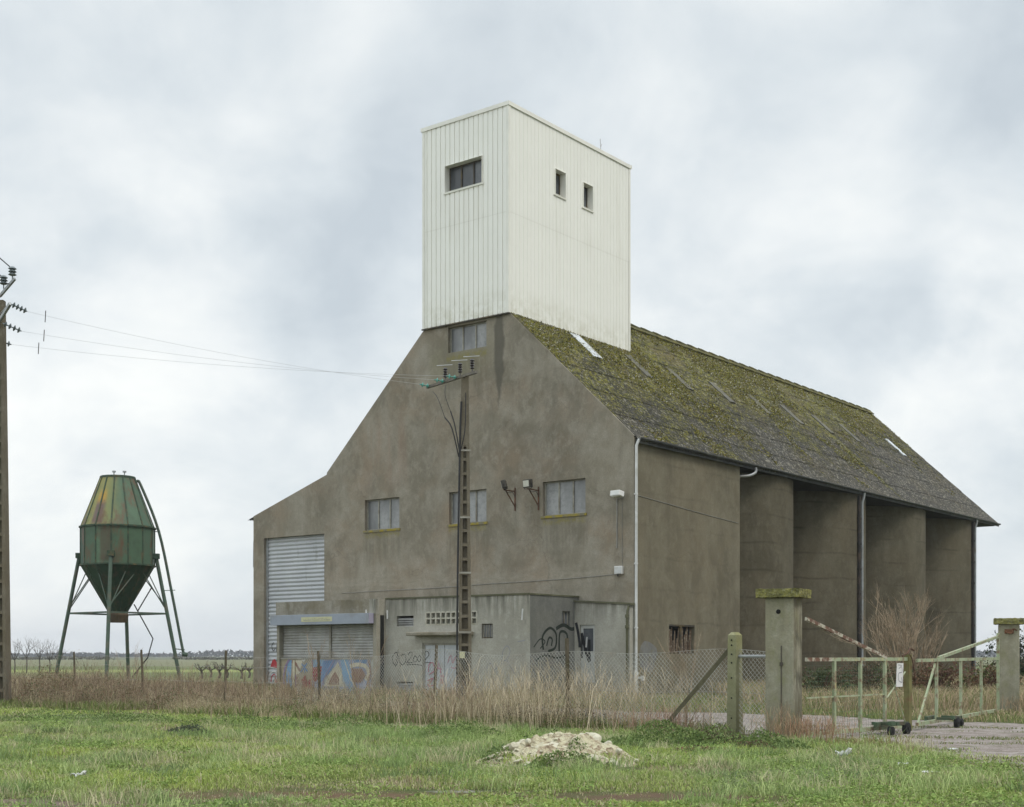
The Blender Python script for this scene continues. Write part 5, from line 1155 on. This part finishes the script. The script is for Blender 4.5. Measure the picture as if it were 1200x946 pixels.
# ---- tall dry grass along both sides of the fence
x, y = scatter(-34, 10, 24, 60, 640); k = vis(x, y, 1.5); x, y = x[k], y[k]
D = fence_dist(x, y); K = fence_k(x, y); ee = edge(x, y)
back = -np.interp(K, [0, 3, 6, 10, 14, 20, 45], [.8, 1.0, 2.2, 3.0, 3.0, 4.0, 5])
ok = (D < ee) & (D > back) & (K > 1.0) & (gravel(x, y) < -.1) & ~in_building(x, y)
dn = vn1.fbm(x, y, .7); ok &= rng.random(len(x)) < np.clip((dn-.41)*4.2, .04, 1)
x, y, K = x[ok], y[ok], K[ok]; n = len(x)
H_ = np.interp(K, [0, 3, 5, 8, 10, 12, 15, 20, 30, 45], [.30, .45, .85, .85, .58, .42, .42, .80, 1.0, 1.1])*(-.05+1.9*vn2.fbm(x, y, .85))
hh = H_*(.28+.85*rng.random(n)**1.3)*np.clip(.35+(edge(x, y)-fence_dist(x, y))*.55, .3, 1)
col = pick(n, [(.46, .39, .245), (.37, .31, .20), (.57, .50, .34), (.24, .185, .12), (.25, .27, .11)], [4, 3, 2.4, 1.6, 1.6])
pu = np.clip((K-15)/6, 0, 1)*(rng.random(n) < .62); col[pu > .5] = pick((pu > .5).sum(), [(.26, .20, .135), (.34, .275, .185), (.44, .37, .26), (.15, .11, .075)])
tag(blades('tall_dry_grass', x, y, hh, (.0035+.0045*rng.random(n))*np.clip(y/32, 1, 1.8), .15+1.35*rng.random(n)**1.3, col, MS), kind='stuff')
j = rng.choice(n, 70000); sx_, sy_ = x[j]+rng.normal(0, .08, 70000), y[j]+rng.normal(0, .08, 70000)
tag(leaves('seed_heads', np.stack([sx_, sy_, hh[j]*(.15+.95*rng.random(70000))], 1), .008+.020*rng.random(70000)**2, col[j]*(.45+.6*rng.random((70000, 1))), MS), kind='stuff')
# green growth at the feet of the dry grass
x, y = scatter(-34, 10, 22, 60, 150); k = vis(x, y, 1.5); x, y = x[k], y[k]
D = fence_dist(x, y); K = fence_k(x, y); ok = (D < edge(x, y)+.6) & (D > -4) & (K > -.5) & (gravel(x, y) < -.1) & ~in_building(x, y) & (vn3.fbm(x, y, .5) > .42); x, y = x[ok], y[ok]; n = len(x)
tag(blades('green_undergrowth', x, y, .10+.28*rng.random(n), .014+.014*rng.random(n), .4+.5*rng.random(n), pick(n, [(.12, .17, .05), (.17, .21, .06), (.23, .23, .10)]), ML), kind='stuff')
# seed heads and twiggy dead weeds standing above it
def dead_weeds(name, cx_, cy_, sx, sy, n, hlo, hhi, cols, branch=5):
    xx = cx_+rng.normal(0, sx, n); yy = cy_+rng.normal(0, sy, n); V = []; xs2, ys2, zs2, hs2 = [], [], [], []
    h = hlo+(hhi-hlo)*rng.random(n); 
    bx = np.repeat(xx, branch); by = np.repeat(yy, branch); bz = np.repeat(h, branch)*(.35+.5*rng.random(n*branch))
    x = np.concatenate([xx, bx]); y = np.concatenate([yy, by]); z0 = np.concatenate([np.zeros(n), bz]); hh = np.concatenate([h, np.repeat(h, branch)*(.18+.2*rng.random(n*branch))])
    lean = np.concatenate([.05+.75*rng.random(n)**2, .6+.6*rng.random(n*branch)]); m = len(x)
    return x, y, hh, np.concatenate([np.full(n, .011), np.full(n*branch, .006)]), lean, pick(m, cols), z0
acc = [dead_weeds('w', *a) for a in ((1.0, 29.5, 1.5, 1.0, 620, .6, 1.55, [(.40, .33, .22), (.54, .46, .33)]), (-2.0, 31.5, 2.0, .8, 260, .4, 1.2, [(.42, .35, .24), (.20, .15, .10)]), (-5.5, 35.0, 2.0, .8, 200, .3, .8, [(.42, .35, .24), (.22, .16, .10)]), (-1.3, 32, .9, .8, 160, .5, 1.2, [(.32, .24, .17)]), (-10.5, 41, 2.2, 2.2, 380, .7, 1.5, [(.19, .135, .095), (.30, .225, .155)]), (-14, 43.5, 1.6, 1.6, 260, .7, 1.6, [(.15, .105, .075), (.24, .18, .12)]), (-7.5, 39, 1.6, 1.6, 220, .5, 1.1, [(.24, .175, .12), (.36, .28, .19)]),
    (5.45, 24.2, .30, .25, 150, .3, .62, [(.34, .20, .13), (.40, .30, .19)]), (5.0, 24.5, .25, .15, 70, .3, .8, [(.36, .25, .17), (.30, .25, .14)]), (6.2, 23.3, .55, .2, 110, .1, .26, [(.32, .25, .13), (.25, .23, .10)]), (3.0, 27.0, .5, .4, 130, .3, .7, [(.32, .21, .15)]), (14.2, 35.8, .8, .4, 120, .3, .7, [(.36, .26, .17)]))]
tag(blades('dead_weeds', *[np.concatenate([a[i] for a in acc]) for i in range(6)], MS, np.concatenate([a[6] for a in acc])), kind='stuff')
# ---- rough grass between fence and building, and beyond the drive
x, y = scatter(-32, 32, 24, 75, 95); k = vis(x, y, 1.5); x, y = x[k], y[k]
ok = (fence_dist(x, y) < -.8) & (gravel(x, y) < .0) & ~in_building(x, y); x, y = x[ok], y[ok]; n = len(x)
t = vn1.fbm(x, y, .35); lx = (x-4.569)*.7889+(y-50)*-.6145; ly = (x-4.569)*.6145+(y-50)*.7889
wall = (ly > -5.2) & (ly < 0) & (lx < 1)
behind = (x > 8) & (y > 37.0+(x-8)*.1)
hh = np.where(wall, .35, .16)*(.5+1.0*rng.random(n)); hh = np.where(behind, .30+.55*rng.random(n), hh)
col = pick(n, [(.20, .24, .08), (.26, .28, .11), (.16, .20, .065)]); dm = rng.random(n) < np.where(behind, .72, np.where(wall, .6, np.clip((t-.40)*3, .12, .8)))
col[dm] = pick(dm.sum(), [(.43, .36, .23), (.36, .29, .18), (.46, .35, .23)])
tag(blades('rough_grass', x, y, hh, .012+.014*rng.random(n), .3+.6*rng.random(n), col, ML), kind='stuff')
# sparse blades coming through the gravel
x, y = scatter(4, 16, 13, 30, 260); g = gravel(x, y); k = (g > 0) & vis(x, y, .5) & (vn2.fbm(x*.6, y*2.2, .7) > np.where(y < 21, .45, .54)); x, y = x[k], y[k]; n = len(x)
tag(blades('drive_weeds', x, y, .02+.05*rng.random(n), .010+.01*rng.random(n), .5+.6*rng.random(n), pick(n, [(.13, .18, .05), (.19, .22, .08), (.27, .24, .14)]), ML), kind='stuff')
# ---- low leafy weeds in clumps
def clump(cx_, cy_, rx, ry, h, n, cols, size=(.012, .034)):
    a = rng.random(n)*2*np.pi; r = np.sqrt(rng.random(n)); x = cx_+np.cos(a)*r*rx; y = cy_+np.sin(a)*r*ry
    top = h*(1-r**2)*(.55+.9*vn3.fbm(x*1.0, y, 3.)); z = top*(1-rng.random(n)**2*.7)
    return np.stack([x, y, np.maximum(z, .01)], 1), size[0]+(size[1]-size[0])*rng.random(n), pick(n, cols)
gc = [(.10, .155, .05), (.15, .21, .065), (.21, .28, .09)]; bc = [(.12, .09, .06), (.20, .12, .07), (.10, .13, .05)]
_h = np.random.default_rng(5); brush = [(*(F0+FD*m_+FN*_h.uniform(-1.2, 1.8))[:2], _h.uniform(.5, 1.1), _h.uniform(.3, .6), _h.uniform(.3, .8), 1100, [(.10, .08, .05), (.17, .12, .075), (.24, .18, .11), (.09, .11, .045)], (.008, .024)) for m_ in _h.uniform(3.5, 30, 40)]
cl_ = [clump(*a) for a in brush]+[clump(*a) for a in ((2.75, 23.6, .9, .6, .45, 3600, gc), (3.6, 23.8, .8, .5, .32, 2400, gc+bc[:1]), (1.9, 22.6, .5, .4, .3, 1000, gc), (4.45, 23.3, .5, .4, .30, 1500, gc), (4.0, 22.3, .45, .3, .18, 700, bc), (3.1, 21.6, .8, .35, .12, 900, bc), (4.75, 22.8, .4, .3, .15, 600, gc),
    (-8.8, 30.5, 1.6, .9, .30, 2600, gc), (-6, 29.6, 1.6, .9, .28, 2400, gc), (-3.6, 28.8, 1.2, .8, .3, 1800, gc), (-1.0, 25.9, 1.1, .8, .3, 2000, gc), (-11, 33, 2, 1, .3, 2200, gc), (-6.6, 27.2, .5, .3, .2, 900, [(.08, .10, .06), (.11, .13, .08)]),
    (-14.3, 41.5, 1.2, 1.1, 1.2, 3800, bc), (-12.3, 41, 1.5, 1., .8, 3200, bc), (-9.5, 38.5, 1.5, 1., .6, 2500, bc), (-5.5, 35.5, 1.4, .8, .4, 1600, bc+gc), (0.75, 18.75, .60, .2, .28, 1300, gc), (-.2, 19.3, .3, .2, .34, 500, gc), (1.3, 19.9, .3, .2, .34, 500, gc), (0.5, 20.3, .6, .3, .42, 900, gc), (.95, 19.2, .25, .2, .42, 420, gc), (.25, 19.9, .35, .2, .40, 400, gc))]
tag(leaves('leafy_weeds', *[np.concatenate([c[i] for c in cl_]) for i in range(3)], MF), kind='stuff')

# ---- moss cushions and lichen flakes growing on the roof sheets
t_ = rng.random(150000)*8.1; y_ = rng.random(150000)*41.2; k = ((y_ > 8.85) | (t_ < 5.85)) & (y_ > .08) & (vn1.fbm(t_, y_, .45)+vn2.fbm(t_, y_, 2.2)*.6+t_*.048-y_*.006 > .94); t_, y_ = t_[k], y_[k]; n = len(t_)
P3 = np.stack([-t_+.045, y_, EZ+.03+SL*t_+.045+.02*rng.random(n)], 1)
mo = leaves('moss', P3, .018+.045*rng.random(n)**2, pick(n, [(.30, .27, .05), (.19, .19, .04), (.07, .07, .03), (.20, .15, .05), (.50, .48, .40)], [4, 4, 3.4, 2, 1.4]), MF, roof); mo['kind'] = 'stuff'
# ---- bramble bushes behind the gate, dark evergreen at the edge
def bush(cx_, cy_, rx, ry, h, n, cols, label, cat='bush', group=None, name='bramble_bush', stems=True, size=(.03, .07)):
    o = empty(name, (cx_, cy_, 0), 0, label, cat, group)
    m = n*3; u = rng.normal(size=(m, 3)); u /= np.linalg.norm(u, axis=1)[:, None]; u[:, 2] = np.abs(u[:, 2]); r = rng.random(m)**.45
    p = u*r[:, None]*np.array([rx, ry, h]); f = vn1.fbm(p[:, 0]+cx_*3, p[:, 1]+p[:, 2]*1.7, 1.6); rad = 1-(f-.5)*.9
    p = p*np.clip(rad, .5, 1.25)[:, None]; k = vn3.fbm(p[:, 0]+9, p[:, 2]*1.5+p[:, 1], 2.4) > .46; p = p[k][:n]
    t = vn2.fbm(p[:, 0]+cx_, p[:, 2]+p[:, 1], 1.1); c = pick(len(p), cols); 
    i = np.clip(((t-.3)*2.5*len(cols)).astype(int), 0, len(cols)-1); c = np.array(cols)[i]*(1+(rng.random((len(p), 1))-.5)*.5)
    leaves('foliage', p, size[0]+(size[1]-size[0])*rng.random(len(p)), c, MF, o)
    if stems:
        mb = MB(); q = random.Random(int(cx_*10))
        for _ in range(26):
            a = q.uniform(0, 6.28); d = Vector((math.cos(a)*rx*q.uniform(.3, 1), math.sin(a)*ry*q.uniform(.3, 1), h*q.uniform(.6, 1.15)))
            mb.tube([(0, 0, 0), d*.5+Vector((0, 0, h*.2)), d], [.015, .011, .005], 4)
        mb.build('canes', M['cane'], o)
    return o
M['cane'] = simple('brown_cane', (.16, .10, .07), .9, 0, .4, 6)
M['twig'] = simple('bare_twig', (.33, .25, .165), .9, 0, .4, 6, (.44, .37, .27), .3, 4)
M['bark'] = simple('grey_bark', (.10, .09, .08), .95, 0, .4, 6)
rd_ = [(.085, .10, .045), (.13, .085, .05), (.19, .11, .065), (.11, .13, .05), (.16, .09, .06)]
grn = [(.06, .085, .04), (.085, .115, .05), (.10, .14, .055), (.13, .10, .06)]
gp_ = 'bramble bushes behind the gate'
bush(10.2, 44.5, 1.5, 1.2, 1.25, 5200, grn+rd_[:1], 'greenest bramble bush, seen through the near end of the left gate leaf', group=gp_)
bush(12.2, 46, 1.6, 1.3, 1.45, 5200, [(.08, .095, .045), (.13, .095, .06), (.10, .12, .05)], 'brownish green bramble bush at the foot of the bare shrub, behind the gate latch', group=gp_)
bush(14.6, 46.6, 1.7, 1.3, 1.50, 5600, rd_, 'reddish brown bramble bush behind the middle of the right gate leaf', group=gp_)
bush(17.0, 48, 1.5, 1.3, 1.35, 4600, rd_[1:], 'rusty brown bramble bush just left of the far gate pillar', group=gp_)
bush(19.4, 47.5, 1.5, 1.3, 1.4, 4200, grn, 'green bramble bush just right of the far gate pillar', group=gp_)
bush(28.6, 74, 2.6, 2.0, 2.9, 5200, [(.035, .05, .03), (.05, .07, .035), (.07, .09, .04)], 'dark evergreen bush beyond the far gate pillar at the right edge', 'bush', None, 'evergreen_bush', True, (.06, .13))
# ---- bare shrub, saplings, orchard trees, vines
def grow(mb, p, d, L, r, depth, q, spread, gr=.0, nb=(2, 3), shrink=.72):
    pts = [p]; dd = d.copy(); cur = p.copy(); rs = [r]; seg = 4
    for i in range(seg):
        dd = (dd+Vector((q.uniform(-1, 1), q.uniform(-1, 1), q.uniform(-1, 1)))*.10+Vector((0, 0, gr))).normalized(); cur = cur+dd*(L/seg); pts.append(cur.copy()); rs.append(r*(1-.45*(i+1)/seg))
    mb.tube(pts, rs, 5 if depth > 2 else 3, False)
    if depth <= 0: return
    for b in range(q.randint(*nb)):
        t = q.uniform(.45, 1); k = min(int(t*seg), seg-1); pp = pts[k].lerp(pts[k+1], t*seg-k); a = q.uniform(0, 6.28); side = dd.orthogonal().normalized(); side.rotate(Matrix.Rotation(a, 3, dd))
        nd = (dd+side*spread*q.uniform(.6, 1.2)).normalized(); grow(mb, pp, nd, L*shrink*q.uniform(.8, 1.1), r*.55, depth-1, q, spread, gr, nb, shrink)
o = empty('bare_shrub', (14.2, 47.6, 0), 0, 'tall leafless many-stemmed shrub standing against the silo bins behind the gate', 'shrub')
q = random.Random(4)
for i in range(26):
    a = q.uniform(0, 6.28); s = q.uniform(.05, .85); mb = MB(); grow(mb, Vector((math.cos(a)*.2, math.sin(a)*.2, 0)), Vector((math.cos(a)*s, math.sin(a)*s*.8, 1)).normalized(), q.uniform(1.3, 2.3), .034, 4, q, .42, .05, (2, 3), .64)
    mb.build('stem', M['twig'], o)
def sapling(x, y, h, seed, label, n=3, spread=.25, mat='twig', name='sapling', cat='sapling', group='bare saplings in the dry grass'):
    o = empty(name, (x, y, 0), 0, label, cat, group); q = random.Random(seed)
    for i in range(n):
        a = q.uniform(0, 6.28); s = q.uniform(.1, .45) if n > 1 else .05; mb = MB(); grow(mb, Vector((0, 0, 0)), Vector((math.cos(a)*s, math.sin(a)*s*.5, 1)).normalized(), h*.62*q.uniform(.8, 1.1), .014, 3, q, spread, .05, (2, 3), .6); mb.build('stem', M[mat], o)
    return o
sapling(-5.55, 36.4, 1.8, 21, 'dark bare sapling in front of the painted panel, beside the fence post', 3)
sapling(-3.95, 35.7, 2.1, 22, 'forked bare sapling in front of the right end of the painted panel', 4, .3)
sapling(-6.2, 36.8, 1.3, 23, 'short bare sapling with crooked twigs at the left of the painted panel', 4, .4)
sapling(3.55, 27.4, 1.0, 24, 'thin leaning twigs beside the concrete strut of the fence', 3, .2)
sapling(6.4, 48.2, 2.3, 25, 'tall thin pale weed stalks in front of the boarded window', 4, .12)
sapling(-14.2, 50, 1.8, 27, 'dead twiggy weed standing behind the leftmost fence posts', 4, .3)
q = random.Random(9); gp_ = 'bare trees far off behind the left pole'
TL = ['leftmost small bare tree, half hidden by the tall pole', 'small bare tree, second from the left in the row behind the tall pole', 'small bare tree in the middle of the row, with the fullest crown', 'small bare tree, fourth from the left in the row', 'rightmost small bare tree of the row, nearest the hopper silo']
for (px, Z, h), lb in zip(((17, 118, 2.7), (31, 120, 3.2), (46, 122, 3.1), (58, 119, 2.7), (68, 124, 2.3)), TL):
    o = empty('bare_tree', ((px-600)/1565*Z, Z, 0), 0, lb, 'tree', gp_)
    mb = MB(); mb.tube([(0, 0, 0), (.05, 0, h*.25), (0, .05, h*.45)], [.06, .05, .045], 7); mb.build('trunk', M['bark'], o)
    mb = MB()
    for i in range(6): a = i*1.05; grow(mb, Vector((0, .02, h*.42)), Vector((math.cos(a)*.6, math.sin(a)*.6, 1)).normalized(), h*.30, .028, 4, q, .42, .04, (2, 2), .74)
    mb.build('crown', M['bark'], o)
VL = ['leftmost vine', 'second vine from the left', 'third vine from the left', 'fourth vine from the left', 'fifth vine from the left', 'rightmost vine']
for (px, Z), lb in zip(((236, 92), (247, 96), (257, 93), (266, 95), (283, 91), (292, 94)), VL):
    o = empty('vine', ((px-600)/1565*Z, Z, 0), 0, lb+' stump in the field between hopper silo and building', 'vine', 'pruned vines in the field')
    mb = MB(); mb.tube([(0, 0, 0), (.06, 0, .3), (-.04, .03, .62)], [.10, .07, .08], 6); mb.build('trunk', M['bark'], o)
    mb = MB()
    for sg in range(5): grow(mb, Vector((0, 0, .5)), Vector((math.cos(sg*1.26+px), math.sin(sg*1.26+px), .55)).normalized(), .42, .05, 3, q, .7, .03, (2, 2), .7)
    mb.build('arms', M['bark'], o)
# ---- far woods on the horizon
n = 26000; wx = -1400+3200*rng.random(n); wy = 1150+150*rng.random(n); hgt = 1.8+9*np.clip(vn1.fbm(wx, wx*0, .009)-.45, 0, 1)*1.6+2.2*(vn2.fbm(wx, wx*0, .06)-.4)
hgt = np.maximum(hgt, 1.2); wz = hgt*rng.random(n)**.6
tag(leaves('distant_woods', np.stack([wx, wy, wz], 1), 1.2+1.6*rng.random(n), pick(n, [(.035, .045, .045), (.05, .055, .045), (.06, .055, .05)], None, .05), MF), kind='stuff')
n = 9000; wx = -260+620*rng.random(n); wy = 470+12*rng.random(n); keep = vn3.fbm(wx, wx*0, .03) > .45; wx, wy = wx[keep], wy[keep]; n = len(wx)
tag(leaves('field_hedge', np.stack([wx, wy, (.5+1.0*vn2.fbm(wx, wx*0, .1))*rng.random(n)], 1), .35+.4*rng.random(n), pick(n, [(.07, .075, .05), (.10, .09, .065)]), MF), kind='stuff')

# ================================================================== RUBBLE, LITTER
H = empty('rubble_heap', (HX, HY, 0), 0, 'low heap of cream plaster rubble and brown soil in the foreground grass', 'rubble heap')
def mat_heap():
    n = NT('rubble_soil'); v = n.vor(14); c = n.mix(n.ramp(v.outputs['Color'], [(.35, 0), (.55, 1)]), (.27, .20, .14), (.55, .52, .37)); c = n.mix(n.ramp(n.noise(7, 8, .8), [(.44, 0), (.56, .9)]), c, (.50, .46, .31)); c = n.mix(n.ramp(n.noise(16, 6, .8), [(.38, .8), (.50, 0)]), c, (.16, .12, .08))
    c = n.mix(n.ramp(n.noise(2.6, 5, .7, n.map((1, 1, 1), (7, 1, 1))), [(.55, 0), (.66, .8)]), c, (.17, .11, .07)); n.bump(n.math('ADD', v.outputs['Distance'], n.noise(20, 5)), 1., .04); return n.done(c, .97, 0, .1)
mh = mat_heap(); N_ = 64; mb = MB()
def hz_(u, v):
    r2 = u*u+v*v; base = max(0, 1-r2)**.8; nn = vn1.fbm(np.array([u*2+3]), np.array([v*2]), 1.6)[0]; n2_ = vn2.fbm(np.array([u*3+3]), np.array([v*3]), 3)[0]
    return base*(.20+.38*nn)*(1+.35*u-.25*u*u)+base**.5*(.08 if False else 1)*(n2_-.45)*.14-.02
mb.v = [(-HRX*1.15+2*HRX*1.15*i/N_, -HRY*1.15+2*HRY*1.15*j/N_, hz_(-1.15+2.3*i/N_, -1.15+2.3*j/N_)) for j in range(N_+1) for i in range(N_+1)]
mb.f = [(j*(N_+1)+i, j*(N_+1)+i+1, (j+1)*(N_+1)+i+1, (j+1)*(N_+1)+i) for j in range(N_) for i in range(N_)]
mb.build('soil', mh, H, True)
mst = simple('cream_plaster_lump', (.56, .53, .41), .95, 0, .25, 8, (.34, .29, .19), .3, 6, (.48, .62))
import bmesh
def stone(x, y, z, s, seed, nm='lump', mat=mst, parent=H):
    bm = bmesh.new(); bmesh.ops.create_icosphere(bm, subdivisions=3, radius=1); q = random.Random(seed); ax = [Vector((q.uniform(-1, 1), q.uniform(-1, 1), q.uniform(-1, 1))).normalized() for _ in range(9)]; lv = [q.uniform(.5, .92) for _ in ax]
    for v in bm.verts:
        for a, l in zip(ax, lv):
            d = v.co.dot(a)
            if d > l: v.co -= a*(d-l)
        nn = vn1.fbm(np.array([v.co.x*2+seed]), np.array([v.co.y*2+v.co.z*1.7]), 1.5)[0]; v.co *= .85+.35*nn
        v.co.x *= s[0]; v.co.y *= s[1]; v.co.z *= s[2]
    me = bpy.data.meshes.new(nm); bm.to_mesh(me); bm.free(); me.materials.append(mat); o = bpy.data.objects.new(nm, me); COL.objects.link(o); o.parent = parent; o.location = (x, y, z); o.rotation_euler = (0, 0, q.uniform(0, 6)); return o
stone(.48, .05, .31, (.27, .2, .16), 1); stone(.74, .0, .24, (.15, .12, .11), 2); stone(-.55, .1, .26, (.2, .14, .09), 7); stone(-.9, -.2, .1, (.16, .12, .06), 8); stone(.52, -.70, .10, (.28, .16, .09), 3); stone(.80, -.62, .05, (.14, .10, .06), 14); stone(-.10, -.25, .27, (.26, .2, .08), 5); stone(.15, -.35, .22, (.2, .15, .07), 6)
q = random.Random(12)
for i in range(84):
    u, v = q.uniform(-.98, .98), q.uniform(-1, .9)
    if u*u+v*v > .95: continue
    s = q.choice((.015, .02, .025, .03, .04, .05, .075)); stone(u*HRX, v*HRY, hz_(u, v)+s*.25, (s, s*q.uniform(.6, 1), s*q.uniform(.4, .8)), 40+i)
M['litter'] = simple('dirty_white_plastic', (.66, .67, .66), .5, 0, .2, 8, (.40, .38, .32), .3, 6)
def scrap(x, y, s, seed, label, tall=.3):
    q = random.Random(seed); n_ = 9; mb = MB()
    mb.v = [((i/n_-.5)*s*(1+q.uniform(-.25, .25)), (j/n_-.5)*s*.6*(1+q.uniform(-.2, .2)), .04+q.uniform(0, s*tall)+(s*tall*.5 if (i > 6 and tall > .3) else 0)*(i/n_)) for j in range(n_+1) for i in range(n_+1)]
    mb.f = [(j*(n_+1)+i, j*(n_+1)+i+1, (j+1)*(n_+1)+i+1, (j+1)*(n_+1)+i) for j in range(n_) for i in range(n_)]
    o = mb.build('plastic_scrap', M['litter'], None, True); o.location = (x, y, 0); o.rotation_euler = (0, 0, q.uniform(-.4, .4)); sm = o.modifiers.new('t', 'SOLIDIFY'); sm.thickness = .004
    tag(o, label, 'litter', 'white litter in the grass')
scrap(5.12, 20.6, .22, 1, 'white plastic scrap with one corner sticking up, near the foot of the pillar', .45)
scrap(5.55, 19.0, .16, 2, 'small crumpled white scrap between the other two by the drive', .25)
scrap(5.55, 17.7, .20, 3, 'flat white scrap nearest the camera on the right, at the edge of the drive', .15)
scrap(7.3, 22.1, .14, 4, 'tiny white scrap on the edge of the gravel below the gate wheel', .2)
scrap(-5.55, 17.1, .17, 5, 'pale crumpled scrap alone in the grass at the left', .35)

# ================================================================== HAZE: still damp air over the plain
mb = MB(); mb.box(-2500, 2500, -500, 2500, -1, 40); hzb = mb.build('haze', bpy.data.materials.new('damp_air')); tag(hzb, kind='stuff')
m = hzb.data.materials[0]; m.use_nodes = True; t = m.node_tree; t.nodes.clear(); pv = t.nodes.new('ShaderNodeVolumePrincipled'); ou = t.nodes.new('ShaderNodeOutputMaterial'); t.links.new(pv.outputs[0], ou.inputs['Volume'])
pv.inputs['Color'].default_value = (.86, .90, .97, 1); pv.inputs['Density'].default_value = .00027; pv.inputs['Anisotropy'].default_value = 0
